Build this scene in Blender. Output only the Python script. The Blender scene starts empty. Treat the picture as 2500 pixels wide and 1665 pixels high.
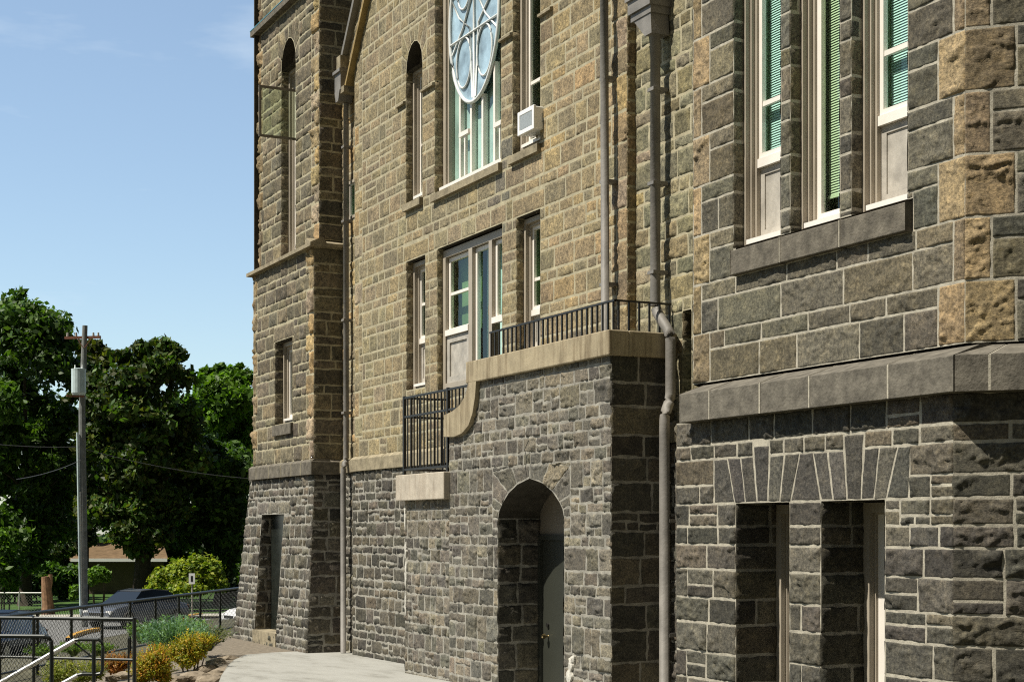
import bpy, math, random
import numpy as np
from mathutils import Vector
random.seed(7); rng = np.random.default_rng(7)
SC = bpy.context.scene; COL = SC.collection
F = 3875.0; YAW = 26.0; HOR = 1294.0; ZC = 2.0   # focal length (photo px), heading, horizon row, eye height

# ------------------------------------------------------------------ survey helpers (photo measure -> world)
def ang(px): return math.radians(YAW) + math.atan((px-1250.0)/F)
def depth(X, Y): return X*math.sin(math.radians(YAW)) + Y*math.cos(math.radians(YAW))
def at(px, py, X):                      # point of the wall plane x = X
    Y = X/math.tan(ang(px)); return Y, ZC+(HOR-py)*depth(X, Y)/F
def sY(px, X): return X/math.tan(ang(px))
def far(px, d):                         # plan position at a given depth
    th = math.atan((px-1250.0)/F); R = d/math.cos(th); a = ang(px)
    return R*math.sin(a), R*math.cos(a)
def zat(py, d): return ZC+(HOR-py)*d/F
def gnd(px, py, z=0.0):
    return far(px, (ZC-z)*F/(py-HOR))

# ------------------------------------------------------------------ materials
def new_mat(name):
    m = bpy.data.materials.new(name); m.use_nodes = True
    return m, m.node_tree.nodes, m.node_tree.links, m.node_tree.nodes['Principled BSDF']
def noise(n, scale, detail=4, rough=.6, coord=None, l=None):
    t = n.new('ShaderNodeTexNoise'); t.inputs['Scale'].default_value = scale
    t.inputs['Detail'].default_value = detail; t.inputs['Roughness'].default_value = rough
    if coord is not None: l.new(coord, t.inputs['Vector'])
    return t
def ramp(n, l, src, stops):
    r = n.new('ShaderNodeValToRGB'); e = r.color_ramp.elements
    while len(e) < len(stops): e.new(.5)
    for i, (p, c) in enumerate(stops): e[i].position = p; e[i].color = (*c, 1)
    l.new(src, r.inputs['Fac']); return r
def mixc(n, l, mode, fac, a, b):
    m = n.new('ShaderNodeMix'); m.data_type = 'RGBA'; m.blend_type = mode
    for s, v in ((0, fac), (6, a), (7, b)):
        if isinstance(v, (int, float)): m.inputs[s].default_value = v
        elif isinstance(v, tuple): m.inputs[s].default_value = (*v, 1)
        else: l.new(v, m.inputs[s])
    return m.outputs[2]
def simple(name, col, rough=.6, metal=0.0, var=.18, scale=6.0, bump=0.0, bscale=60.0, spec=.5):
    m, n, l, b = new_mat(name)
    co = n.new('ShaderNodeNewGeometry').outputs['Position']
    t = noise(n, scale, 5, .6, co, l)
    lo = tuple(c*(1-var) for c in col); hi = tuple(min(1, c*(1+var)) for c in col)
    r = ramp(n, l, t.outputs['Fac'], [(.3, lo), (.7, hi)])
    l.new(r.outputs['Color'], b.inputs['Base Color'])
    b.inputs['Roughness'].default_value = rough; b.inputs['Metallic'].default_value = metal
    b.inputs['Specular IOR Level'].default_value = spec
    if bump:
        t2 = noise(n, bscale, 4, .6, co, l)
        bp = n.new('ShaderNodeBump'); bp.inputs['Strength'].default_value = bump; bp.inputs['Distance'].default_value = .01
        l.new(t2.outputs['Fac'], bp.inputs['Height']); l.new(bp.outputs['Normal'], b.inputs['Normal'])
    return m
def stone_mat(name, fine=1.0):
    m, n, l, b = new_mat(name)
    co = n.new('ShaderNodeNewGeometry').outputs['Position']
    at_ = n.new('ShaderNodeAttribute'); at_.attribute_name = 'tone'
    big = noise(n, 9*fine, 6, .72, co, l)
    r1 = ramp(n, l, big.outputs['Fac'], [(.26, (.50, .50, .51)), (.5, (.95, .94, .92)), (.74, (1.5, 1.42, 1.28))])
    c1 = mixc(n, l, 'MULTIPLY', 1.0, at_.outputs['Color'], r1.outputs['Color'])
    sm = noise(n, 42*fine, 7, .78, co, l)
    r2 = ramp(n, l, sm.outputs['Fac'], [(.32, (.30, .30, .29)), (.50, (1, 1, 1)), (.68, (1.8, 1.75, 1.62))])
    c2 = mixc(n, l, 'MULTIPLY', 1.0, c1, r2.outputs['Color'])
    wth = noise(n, .8, 4, .6, co, l)          # broad weathering of the wall
    r3 = ramp(n, l, wth.outputs['Fac'], [(.3, (.82, .82, .84)), (.7, (1.15, 1.13, 1.08))])
    c3 = mixc(n, l, 'MULTIPLY', 1.0, c2, r3.outputs['Color'])
    l.new(c3, b.inputs['Base Color'])
    b.inputs['Roughness'].default_value = .93; b.inputs['Specular IOR Level'].default_value = .25
    mp = n.new('ShaderNodeMapping'); mp.inputs['Rotation'].default_value = (.5, .3, .2); mp.inputs['Scale'].default_value = (1, 1, 2.2); l.new(co, mp.inputs['Vector'])
    bn = noise(n, 30*fine, 8, .8, mp.outputs['Vector'], l)
    bn.inputs['Distortion'].default_value = .6
    bp = n.new('ShaderNodeBump'); bp.inputs['Strength'].default_value = .8; bp.inputs['Distance'].default_value = .012/fine
    l.new(bn.outputs['Fac'], bp.inputs['Height']); l.new(bp.outputs['Normal'], b.inputs['Normal'])
    return m
M = {}
M['stone'] = stone_mat('rock_faced_stone', 1.0)
M['stone_far'] = stone_mat('rock_faced_stone_far', .6)
M['mortar'] = simple('pale_mortar', (.37, .34, .27), .9, 0, .30, 14, .4, 80)
M['mortar_tan'] = simple('tan_mortar', (.37, .33, .22), .9, 0, .25, 9, .4, 80)
M['mortar_grey'] = simple('grey_mortar', (.27, .255, .215), .9, 0, .42, 9, .5, 60)
M['dressed'] = simple('dressed_stone', (.135, .120, .094), .9, 0, .45, 9, .7, 45, .25)
M['dressed_tan'] = simple('dressed_tan_stone', (.27, .23, .155), .9, 0, .38, 7, .6, 45, .25)
M['dressed_brown'] = simple('dressed_brown_stone', (.134, .121, .097), .9, 0, .42, 9, .7, 40, .25)
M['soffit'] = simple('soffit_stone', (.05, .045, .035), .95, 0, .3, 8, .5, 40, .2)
M['concrete'] = simple('porch_concrete', (.40, .335, .225), .9, 0, .25, 3.5, .3, 50, .25)
def streaky(name, col, dark):
    m, n, l, b = new_mat(name); co = n.new('ShaderNodeNewGeometry').outputs['Position']
    mp = n.new('ShaderNodeMapping'); mp.inputs['Scale'].default_value = (9, 9, .9); l.new(co, mp.inputs['Vector'])
    a = noise(n, 1.0, 6, .7, mp.outputs['Vector'], l); r1 = ramp(n, l, a.outputs['Fac'], [(.36, dark), (.52, col)])
    b2 = noise(n, 5, 6, .7, co, l); r2 = ramp(n, l, b2.outputs['Fac'], [(.3, (.72, .70, .66)), (.7, (1.15, 1.13, 1.08))])
    l.new(mixc(n, l, 'MULTIPLY', 1.0, r1.outputs['Color'], r2.outputs['Color']), b.inputs['Base Color']); b.inputs['Roughness'].default_value = .92
    t2 = noise(n, 45, 6, .75, co, l); bp = n.new('ShaderNodeBump'); bp.inputs['Strength'].default_value = .5; bp.inputs['Distance'].default_value = .01
    l.new(t2.outputs['Fac'], bp.inputs['Height']); l.new(bp.outputs['Normal'], b.inputs['Normal']); return m
M['concrete'] = streaky('stained_porch_concrete', (.37, .315, .215), (.22, .175, .11))
M['lime'] = simple('white_lime', (.55, .53, .47), .9, 0, .25, 20, .8, 40, .2)
M['dark_pane'] = simple('dark_dusty_pane', (.016, .019, .016), .25, 0, .3, 6)  # even near-black fill of the tower base window
M['slab'] = streaky('stained_slab_concrete', (.46, .415, .35), (.37, .32, .26))
M['casing'] = simple('taupe_casing_paint', (.36, .315, .25), .55, 0, .10, 3)
M['casing_dark'] = simple('shadow_gap_paint', (.17, .145, .11), .6, 0, .12, 3)  # plain darker taupe for arch infills, transom panel and casement frame
M['casing_light'] = simple('cream_casing_paint', (.56, .50, .41), .5, 0, .08, 3)
M['sash'] = simple('cream_sash_paint', (.80, .75, .68), .45, 0, .05, 4)
M['panel'] = simple('grey_panel_paint', (.40, .37, .32), .6, 0, .25, 7, .2, 30)
M['spout'] = simple('taupe_metal_spout', (.180, .168, .150), .62, 0, .34, 3.2, .3, 30)
M['iron'] = simple('black_iron', (.02, .019, .017), .5, .2, .2, 20)
M['rail'] = simple('black_rail_paint', (.018, .022, .02), .35, .3, .2, 10)
M['steel'] = simple('galvanised_steel', (.62, .62, .60), .35, .6, .1, 10)
M['door'] = simple('dark_olive_door_paint', (.028, .030, .022), .55, 0, .1, 3)
M['brass'] = simple('old_brass', (.22, .17, .08), .45, .8, .1, 8)
M['white'] = simple('white_plastic', (.82, .82, .80), .5, 0, .05, 5)
M['grille'] = simple('grey_grille', (.30, .33, .34), .55, 0, .1, 30)
def pathmat():
    m, n, l, b = new_mat('worn_path_concrete'); co = n.new('ShaderNodeNewGeometry').outputs['Position']
    mp = n.new('ShaderNodeMapping'); mp.inputs['Rotation'].default_value = (0, 0, .45); mp.inputs['Scale'].default_value = (1, .35, 1); l.new(co, mp.inputs['Vector'])
    a = noise(n, 2.2, 7, .7, mp.outputs['Vector'], l); r1 = ramp(n, l, a.outputs['Fac'], [(.30, (.20, .192, .168)), (.48, (.315, .31, .285)), (.7, (.36, .355, .33))])
    c = noise(n, 90, 4, .8, co, l); r2 = ramp(n, l, c.outputs['Fac'], [(.3, (.78, .78, .76)), (.7, (1.12, 1.12, 1.1))])
    l.new(mixc(n, l, 'MULTIPLY', 1.0, r1.outputs['Color'], r2.outputs['Color']), b.inputs['Base Color']); b.inputs['Roughness'].default_value = .92; return m
M['pathc'] = pathmat()
M['soil'] = simple('brown_gravel', (.175, .148, .112), .95, 0, .35, 14, .6, 30, .2)
M['ground'] = simple('dry_ground', (.085, .08, .05), .95, 0, .4, .8, .5, 20, .2)
M['grass'] = simple('lawn_green', (.05, .10, .02), .95, 0, .45, 2.5, .5, 20, .2)
M['asphalt'] = simple('grey_asphalt', (.17, .17, .165), .9, 0, .2, 2, .3, 40, .3)
M['walk'] = simple('grey_sidewalk', (.42, .40, .34), .9, 0, .15, 2, .3, 40, .3)
M['kerbyellow'] = simple('yellow_kerb_paint', (.62, .33, .04), .7, 0, .25, 6)
M['rock'] = simple('tan_boulder', (.23, .19, .14), .95, 0, .4, 8, .7, 20, .2)
M['bark'] = simple('dark_bark', (.05, .04, .03), .95, 0, .4, 6, .6, 25, .2)
M['cutwood'] = simple('reddish_cut_wood', (.24, .14, .08), .9, 0, .35, 6, .5, 25, .2)
M['pole'] = simple('weathered_pole_wood', (.20, .21, .20), .9, 0, .25, 4, .4, 30, .2)
M['redwood'] = simple('red_crossarm_wood', (.20, .085, .05), .9, 0, .25, 8)
M['tank'] = simple('pale_grey_tank', (.55, .66, .66), .45, .1, .12, 4)
M['cable'] = simple('grey_cable', (.08, .08, .08), .6)
M['roofbrown'] = simple('brown_shingle', (.15, .10, .055), .9, 0, .3, 3, .5, 20, .2)
M['roofgrey'] = simple('bluegrey_siding', (.30, .36, .40), .8, 0, .2, 3)
M['wallhouse'] = simple('dark_house_wall', (.10, .07, .05), .9, 0, .2, 3)
M['tyre'] = simple('tyre_rubber', (.02, .02, .02), .9)
M['carsilver'] = simple('silver_car_paint', (.15, .17, .21), .25, .5, .03, 2)
M['carblue'] = simple('dark_blue_car_paint', (.03, .05, .10), .25, .4, .05, 2)
M['carwhite'] = simple('white_car_paint', (.78, .79, .80), .25, 0, .03, 2)
M['carglass'] = simple('car_glass', (.012, .016, .02), .08, 0, 0, 2)
M['tracery'] = simple('pale_tracery_paint', (.66, .68, .66), .5, 0, .08, 5)
M['roofmetal'] = simple('dark_roof_slate', (.09, .09, .09), .8, 0, .3, 6)
M['rake'] = simple('weathered_rake_board', (.17, .16, .14), .7, 0, .2, 5)
M['rakegold'] = simple('golden_rake_board', (.30, .21, .07), .7, 0, .3, 5)
M['copper'] = simple('verdigris_flashing', (.10, .30, .36), .5, .3, .2, 5)
def glass_mat(name, tint, gl=(.85, .95, .95), fac=1.0):
    m, n, l, b = new_mat(name); n.remove(b); out = n['Material Output']
    tr = n.new('ShaderNodeBsdfTransparent'); tr.inputs[0].default_value = (*tint, 1)
    g = n.new('ShaderNodeBsdfGlossy'); g.inputs['Roughness'].default_value = .03; g.inputs[0].default_value = (*gl, 1)
    geo = n.new('ShaderNodeNewGeometry'); t = noise(n, 1.6, 2, .5, geo.outputs['Position'], l)
    bp = n.new('ShaderNodeBump'); bp.inputs['Strength'].default_value = .25; bp.inputs['Distance'].default_value = .02
    l.new(t.outputs['Fac'], bp.inputs['Height']); l.new(bp.outputs['Normal'], g.inputs['Normal'])
    lw = n.new('ShaderNodeLayerWeight'); pw = n.new('ShaderNodeMath'); pw.operation = 'POWER'; pw.inputs[1].default_value = 4.0
    l.new(lw.outputs['Facing'], pw.inputs[0]); ma = n.new('ShaderNodeMath'); ma.operation = 'MULTIPLY_ADD'; ma.inputs[1].default_value = .5*fac; ma.inputs[2].default_value = .045
    l.new(pw.outputs[0], ma.inputs[0]); mx = n.new('ShaderNodeMixShader'); l.new(ma.outputs[0], mx.inputs[0]); l.new(tr.outputs[0], mx.inputs[1]); l.new(g.outputs[0], mx.inputs[2])
    l.new(mx.outputs[0], out.inputs['Surface']); return m
M['glass_green'] = glass_mat('green_tinted_glass', (.80, .91, .80))
M['glass_teal'] = glass_mat('teal_tinted_glass', (.80, .93, .89))
M['glass_clear'] = glass_mat('casement_glass', (.80, .90, .76))
M['blind_teal'] = simple('pale_blind', (.60, .74, .70), .7, 0, .05, 3)
M['blind_green'] = simple('cream_blind', (.60, .65, .50), .7, 0, .05, 3)
M['curtain_dark'] = simple('dark_interior', (.06, .075, .04), .9, 0, .5, 2.5)  # dark sheet behind panes, stands in for the unlit room
M['curtain_pale'] = simple('pale_lining', (.50, .55, .52), .8, 0, .35, 2.0)
M['curtain_green'] = simple('olive_shade', (.17, .26, .13), .8, 0, .35, 1.6)
M['tracglass'] = simple('pale_blue_storm_glass', (.30, .42, .50), .35, 0, .45, 3.0, .3, 6)  # reflected sky put into the pane colour as pale blue

def leaf_mat(name, rough=.55, tr=.35):
    m, n, l, b = new_mat(name); out = n['Material Output']
    a = n.new('ShaderNodeAttribute'); a.attribute_name = 'tone'
    l.new(a.outputs['Color'], b.inputs['Base Color']); b.inputs['Roughness'].default_value = rough
    b.inputs['Specular IOR Level'].default_value = .35
    t = n.new('ShaderNodeBsdfTranslucent')
    c = mixc(n, l, 'MULTIPLY', 1.0, a.outputs['Color'], (1.5, 1.7, .6)); l.new(c, t.inputs[0])
    mx = n.new('ShaderNodeMixShader'); mx.inputs[0].default_value = tr
    l.new(b.outputs[0], mx.inputs[1]); l.new(t.outputs[0], mx.inputs[2]); l.new(mx.outputs[0], out.inputs['Surface'])
    return m
M['leaf'] = leaf_mat('leaf_foliage')

# ------------------------------------------------------------------ object helpers
def tag(o, label=None, cat=None, group=None, kind=None):
    if label: o['label'] = label
    if cat: o['category'] = cat
    if group: o['group'] = group
    if kind: o['kind'] = kind
    return o
def empty(name, loc, label, cat, group=None, rz=0):
    o = bpy.data.objects.new(name, None); COL.objects.link(o); o.location = loc; o.rotation_euler = (0, 0, rz)
    o.empty_display_size = .2
    return tag(o, label, cat, group)
def make(name, V, polys, mats, parent=None, tone=None, midx=None, smooth=False, loc=None):
    me = bpy.data.meshes.new(name); V = np.asarray(V, dtype=np.float32).reshape(-1, 3)
    if isinstance(polys, np.ndarray):
        k = polys.shape[1]; n = len(polys)
        me.vertices.add(len(V)); me.vertices.foreach_set('co', V.ravel())
        me.loops.add(n*k); me.loops.foreach_set('vertex_index', polys.astype(np.int32).ravel())
        me.polygons.add(n); me.polygons.foreach_set('loop_start', np.arange(0, n*k, k, dtype=np.int32))
        me.polygons.foreach_set('loop_total', np.full(n, k, dtype=np.int32))
        if midx is not None: me.polygons.foreach_set('material_index', np.asarray(midx, dtype=np.int32))
        me.update(calc_edges=True); me.validate()
    else:
        me.from_pydata([tuple(map(float, v)) for v in V], [], polys); me.update()
    for m in (mats if isinstance(mats, (list, tuple)) else [mats]): me.materials.append(m)
    if tone is not None:
        a = me.attributes.new('tone', 'FLOAT_COLOR', 'POINT'); c = np.ones((len(V), 4), dtype=np.float32)
        c[:, :3] = tone; a.data.foreach_set('color', c.ravel())
    if smooth: me.polygons.foreach_set('use_smooth', [True]*len(me.polygons))
    o = bpy.data.objects.new(name, me); COL.objects.link(o)
    if parent: 
        o.parent = parent
    if loc is not None: o.location = loc
    return o
class MB:
    def __init__(s): s.v = []; s.f = []
    def quad(s, a, b, c, d):
        i = len(s.v); s.v += [a, b, c, d]; s.f.append((i, i+1, i+2, i+3)); return s
    def poly(s, pts):
        i = len(s.v); s.v += list(pts); s.f.append(tuple(range(i, i+len(pts)))); return s
    def box(s, x0, x1, y0, y1, z0, z1):
        i = len(s.v)
        s.v += [(x0,y0,z0),(x1,y0,z0),(x1,y1,z0),(x0,y1,z0),(x0,y0,z1),(x1,y0,z1),(x1,y1,z1),(x0,y1,z1)]
        s.f += [tuple(i+k for k in q) for q in ((0,3,2,1),(4,5,6,7),(0,1,5,4),(1,2,6,5),(2,3,7,6),(3,0,4,7))]; return s
    def prism(s, pts, axis, a, b):       # outline pts (2D) extruded along axis from a to b
        n = len(pts); i = len(s.v)
        def P(p, h): return {'x': (h, p[0], p[1]), 'y': (p[0], h, p[1]), 'z': (p[0], p[1], h)}[axis]
        s.v += [P(p, a) for p in pts]+[P(p, b) for p in pts]
        s.f.append(tuple(i+k for k in range(n))); s.f.append(tuple(i+n+k for k in reversed(range(n))))
        for k in range(n): s.f.append((i+k, i+(k+1)%n, i+n+(k+1)%n, i+n+k))
        return s
    def tube(s, path, r, n=8, closed=False, sq=False):
        P = [Vector(p) for p in path]; i0 = len(s.v); m = len(P); rs = r if isinstance(r, (list, tuple)) else [r]*m
        for k, p in enumerate(P):
            if closed: d = P[(k+1)%m]-P[k-1]
            else: d = P[min(k+1, m-1)]-P[max(k-1, 0)]
            d.normalize(); up = Vector((0, 0, 1)) if abs(d.z) < .93 else Vector((0, 1, 0))
            a = d.cross(up).normalized(); b = a.cross(d).normalized()
            for j in range(n):
                t = 2*math.pi*(j+.5)/n; s.v.append(tuple(p+(a*math.cos(t)+b*math.sin(t))*rs[k]))
        for k in range(m if closed else m-1):
            k2 = (k+1) % m
            for j in range(n):
                s.f.append((i0+k*n+j, i0+k*n+(j+1)%n, i0+k2*n+(j+1)%n, i0+k2*n+j))
        if not closed:
            s.f.append(tuple(i0+j for j in range(n))); s.f.append(tuple(i0+(m-1)*n+j for j in reversed(range(n))))
        return s
    def build(s, name, mat, parent=None, smooth=False, bevel=0, loc=None):
        V = np.array(s.v, dtype=float)
        o = make(name, V, s.f, mat, parent, smooth=smooth, loc=loc)
        if bevel:
            b = o.modifiers.new('bevel', 'BEVEL'); b.width = bevel; b.segments = 2; b.limit_method = 'ANGLE'
        return o

# ------------------------------------------------------------------ masonry
_T = rng.random((256, 256)).astype(np.float64)
def vn(x, y):
    xi = np.floor(x).astype(int); yi = np.floor(y).astype(int); fx = x-xi; fy = y-yi
    fx = fx*fx*(3-2*fx); fy = fy*fy*(3-2*fy)
    a = _T[xi & 255, yi & 255]; b = _T[(xi+1) & 255, yi & 255]; c = _T[xi & 255, (yi+1) & 255]; d = _T[(xi+1) & 255, (yi+1) & 255]
    return (a*(1-fx)+b*fx)*(1-fy)+(c*(1-fx)+d*fx)*fy-.5
def fbm(x, y, o=3):
    r = 0; am = 1
    for k in range(o): r = r+am*vn(x+17.3*k, y+5.1*k); x = x*2.1; y = y*2.1; am *= .55
    return r
class Wall:
    """Stones and mortar of one or more wall faces, collected into one mesh."""
    def __init__(s, joint=.016, cell=.03, relief=.012, rough=.02, cols=None, mortar='mortar', stone='stone', jit=.004, edge=.012, var=.26):
        s.var = var
        s.V = []; s.Q = []; s.C = []; s.MI = []; s.n = 0
        s.joint = joint; s.cell = cell; s.relief = relief; s.rough = rough; s.cols = cols; s.jit = jit; s.edge = edge
        s.mats = [M[stone], M[mortar]]
    def face(s, O, S, T, N): s.O, s.S, s.T, s.N = map(np.array, (O, S, T, N)); s.O = s.O.astype(float); return s
    def add(s, st, h, quads, col, mi):
        P = s.O+st[:, :1]*s.S+st[:, 1:2]*s.T+h[:, None]*s.N
        s.V.append(P); s.Q.append(quads+s.n); s.C.append(np.broadcast_to(np.array(col), (len(P), 3))); s.MI.append(np.full(len(quads), mi)); s.n += len(P)
    def mquad(s, a, b, c, d):
        s.add(np.array([a, b, c, d], float), np.zeros(4), np.array([[0, 1, 2, 3]]), (1, 1, 1), 1)
    def stone(s, a, b, c, d, col=None, k=1.0, bulge=None):
        # a..d corners counter clockwise (s,t)
        q = np.array([a, b, c, d], float); cen = q.mean(0); w = np.linalg.norm(q[1]-q[0]); hh = np.linalg.norm(q[3]-q[0])
        w2 = np.linalg.norm(q[2]-q[3]); w = max(w, w2)
        if w < .035 or hh < .03: return
        j = s.joint*random.uniform(.75, 1.35); fx = max(.2, 1-j/w); fy = max(.2, 1-j/hh)
        ux = (q[1]-q[0])/max(np.linalg.norm(q[1]-q[0]), 1e-6); uy = (q[3]-q[0])/max(hh, 1e-6)
        e = min(s.edge, .2*min(w, hh)); nu = max(2, int(w/s.cell)); nv = max(2, int(hh/s.cell))
        U = np.concatenate([[0, e/w], np.linspace(e/w, 1-e/w, nu+1)[1:-1], [1-e/w, 1]])
        W = np.concatenate([[0, e/hh], np.linspace(e/hh, 1-e/hh, nv+1)[1:-1], [1-e/hh, 1]])
        g, t = np.meshgrid(U, W); gg = .5+(g-.5)*fx; tt = .5+(t-.5)*fy
        P = (q[0]*((1-gg)*(1-tt))[..., None]+q[1]*(gg*(1-tt))[..., None]+q[2]*(gg*tt)[..., None]+q[3]*((1-gg)*tt)[..., None])
        sd = random.uniform(0, 90)
        P[..., 0] += s.jit*3*vn(P[..., 0]*13+sd, P[..., 1]*13); P[..., 1] += s.jit*3*vn(P[..., 0]*13, P[..., 1]*13+sd+31)
        X = P[..., 0]+sd; Y = P[..., 1]+sd*.7
        h = s.relief*k*(.7+.6*random.random())
        n1 = fbm(X*6.5, Y*7.5, 3); n2 = np.abs(fbm(X*11+40, Y*13, 2))
        ch = np.clip(fbm(X*8+7, Y*15+3, 3)-.20, 0, None); nf = fbm(X*23, Y*31, 2)
        hv = h+s.rough*k*(1.25*n1-1.1*n2-3.2*ch+.55*nf)+(random.uniform(-1, 1)*(g-.5)+random.uniform(-.6, 1)*(t-.5))*s.rough*k*.9
        if bulge: hv = hv+bulge*(1-(2*g-1)**2)*(1-(2*t-1)**2)
        fa = np.minimum(1, np.minimum(np.minimum(g*w, (1-g)*w), np.minimum(t*hh, (1-t)*hh))/(.035)); hv = .003+(hv-.003)*(.25+.75*fa); hv = np.maximum(hv, .0015)
        hv[0, :] = -.004; hv[-1, :] = -.004; hv[:, 0] = -.004; hv[:, -1] = -.004
        R, K = g.shape; idx = np.arange(R*K).reshape(R, K)
        Q = np.stack([idx[:-1, :-1], idx[:-1, 1:], idx[1:, 1:], idx[1:, :-1]], -1).reshape(-1, 4)
        if col is None:
            col = s.cols[int(random.random()**1.0*len(s.cols))]
        v = random.uniform(1-s.var, 1+s.var); col = tuple(c*v*random.uniform(.97, 1.03) for c in col)
        s.add(P.reshape(-1, 2), hv.ravel(), Q, col, 0)
    def fill(s, s0, s1, rows, holes, lens=(.25, .55), split=0.0, smax=None, smin=None, tmax=None, hgrid=None, colf=None, k=1.0, mort=True):
        """coursed stones between s0 and s1; rows = t lines; holes = (s0,s1,t0,t1) left free of stones and mortar,
        or with a fifth value True: free of stones only"""
        off = 0
        for a, b in zip(rows[:-1], rows[1:]):
            lo, hi = s0, s1
            if smax: hi = min(hi, smax((a+b)/2))
            if smin: lo = max(lo, smin((a+b)/2))
            if hi-lo < .04: continue
            def bands(hs):
                br = sorted({lo, hi, *[min(max(x, lo), hi) for h in hs for x in h[:2] if h[2] < b-1e-4 and h[3] > a+1e-4]})
                out = []
                for p, q in zip(br[:-1], br[1:]):
                    m = (p+q)/2; seg = [(a, b)]
                    for h in hs:
                        if h[0] < m < h[1]:
                            ns = []
                            for u, v in seg:
                                if h[2] > u+1e-4: ns.append((u, min(v, h[2])))
                                if h[3] < v-1e-4: ns.append((max(u, h[3]), v))
                                if h[2] >= v or h[3] <= u: ns = ns if (h[2] > u+1e-4 or h[3] < v-1e-4) else ns+[(u, v)]
                            seg = [x for x in ns if x[1]-x[0] > 1e-4]
                    seg = sorted(set(seg)); out.append((p, q, seg))
                mg = []
                for o in out:
                    if mg and mg[-1][2] == o[2] and abs(mg[-1][1]-o[0]) < 1e-6: mg[-1] = (mg[-1][0], o[1], o[2])
                    else: mg.append(o)
                return mg
            if mort:
                for p, q, seg in bands([h for h in holes if len(h) == 4]):
                    for u, v in seg: s.mquad((p, u), (q, u), (q, v), (p, v))
            for p, q, seg in bands(holes):
                for u, v in seg:
                    if v-u < .045: continue
                    x = p; first = True
                    while x < q-.02:
                        L = random.uniform(*lens)*(1.25 if (v-u) > .2 else 1.0)
                        if first: L *= random.uniform(.5, 1.1); first = False
                        x2 = x+L
                        if q-x2 < lens[0]*.55: x2 = q
                        x2 = min(x2, q); mx = (x+x2)/2; c = colf(mx, (u+v)/2) if colf else None
                        if tmax and (u+v)/2 > tmax(mx): x = x2; continue
                        e0 = s.joint*.85 if abs(x-lo) < 1e-6 else 0; e1 = s.joint*.85 if abs(x2-hi) < 1e-6 else 0; xn = x2; x -= e0; x2 += e1
                        r = random.random()
                        if r < split and v-u > .16:
                            m = u+(v-u)*random.uniform(.36, .64)
                            if random.random() < .5 and x2-x > .3:
                                y = x+(x2-x)*random.uniform(.4, .6)
                                s.stone((x, u), (y, u), (y, m), (x, m), c, k); s.stone((y, u), (x2, u), (x2, m), (y, m), c, k)
                            else: s.stone((x, u), (x2, u), (x2, m), (x, m), c, k)
                            s.stone((x, m), (x2, m), (x2, v), (x, v), c, k)
                        else: s.stone((x, u), (x2, u), (x2, v), (x, v), c, k)
                        x = xn
    def arch(s, pts, box, nv=1, col=None, mort=True):
        """voussoirs between the arch outline pts [(s,t)...] and the enclosing box (s0,s1,t0,t1)"""
        s0, s1, t0, t1 = box; cs = (pts[0][0]+pts[-1][0])/2; ct = min(pts[0][1], pts[-1][1])-.05
        def out(p):
            d = (p[0]-cs, p[1]-ct); k = 1e9
            if d[0] > 1e-6: k = min(k, (s1-cs)/d[0])
            if d[0] < -1e-6: k = min(k, (s0-cs)/d[0])
            if d[1] > 1e-6: k = min(k, (t1-ct)/d[1])
            return (cs+d[0]*k, ct+d[1]*k)
        o = [out(p) for p in pts]; o[0] = (s0 if pts[0][0] < cs else s1, t0); o[-1] = (s1 if pts[0][0] < cs else s0, t0)
        for i in range(len(pts)-1):
            a, b, c, d = pts[i], pts[i+1], o[i+1], o[i]
            s.mquad(a, b, c, d)
            # corner fill when the two outer points lie on different sides of the box
            if abs(c[0]-d[0]) > 1e-3 and abs(c[1]-d[1]) > 1e-3:
                cr = (c[0] if abs(c[0]-s0) < 1e-3 or abs(c[0]-s1) < 1e-3 else d[0], t1)
                s.mquad(d, cr, c, c); s.stone(d, ((d[0]+cr[0])/2, (d[1]+cr[1])/2), cr, c, col, .8)
            s.stone(a, b, c, d, col)
    def build(s, name, parent):
        V = np.concatenate(s.V); Q = np.concatenate(s.Q); C = np.concatenate(s.C); MI = np.concatenate(s.MI)
        return make(name, V, Q, s.mats, parent, tone=C, midx=MI)
XF = lambda w, X, k=0.0, z0=0.0: w.face((X-k*0, 0, 0), (0, 1, 0), (0, 0, 1), (-1, 0, 0))
YF = lambda w, Y: w.face((0, Y, 0), (1, 0, 0), (0, 0, 1), (0, -1, 0))
def rows_from(z0, z1, hs, jitter=0.0):
    r = [z0]; i = 0
    while r[-1] < z1-.08:
        r.append(min(z1, r[-1]+hs[i % len(hs)]*random.uniform(1-jitter, 1+jitter))); i += 1
    if r[-1] < z1: r[-1] = z1
    return r
def jambs(w, o, X, r, rows, far_stones=True, soff=None, church=None):
    old = w; w = Wall(old.joint, old.cell, old.relief, old.rough, old.cols, 'mortar', 'stone', old.jit, old.edge); w.mats = old.mats
    """reveal of a rectangular opening o=(s0,s1,t0,t1) in the plane x=X, r deep"""
    s0, s1, t0, t1 = o; rr = [t for t in rows if t0 < t < t1]; rr = [t0]+rr+[t1]
    for Y, sg in ((s1, -1), (s0, 1)):
        w.face((0, Y, 0), (1, 0, 0), (0, 0, 1), (0, sg, 0))
        w.fill(X, X+r, rr, [], lens=(r*.5, r*1.1)); w.build('window_reveal', church); w = Wall(old.joint, old.cell, old.relief, old.rough, old.cols, 'mortar', 'stone', old.jit, old.edge); w.mats = old.mats
    for t in (t0, t1): b = MB(); b.quad((X, s0, t), (X+r, s0, t), (X+r, s1, t), (X, s1, t)); b.build('reveal', M['soffit'], church)

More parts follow.
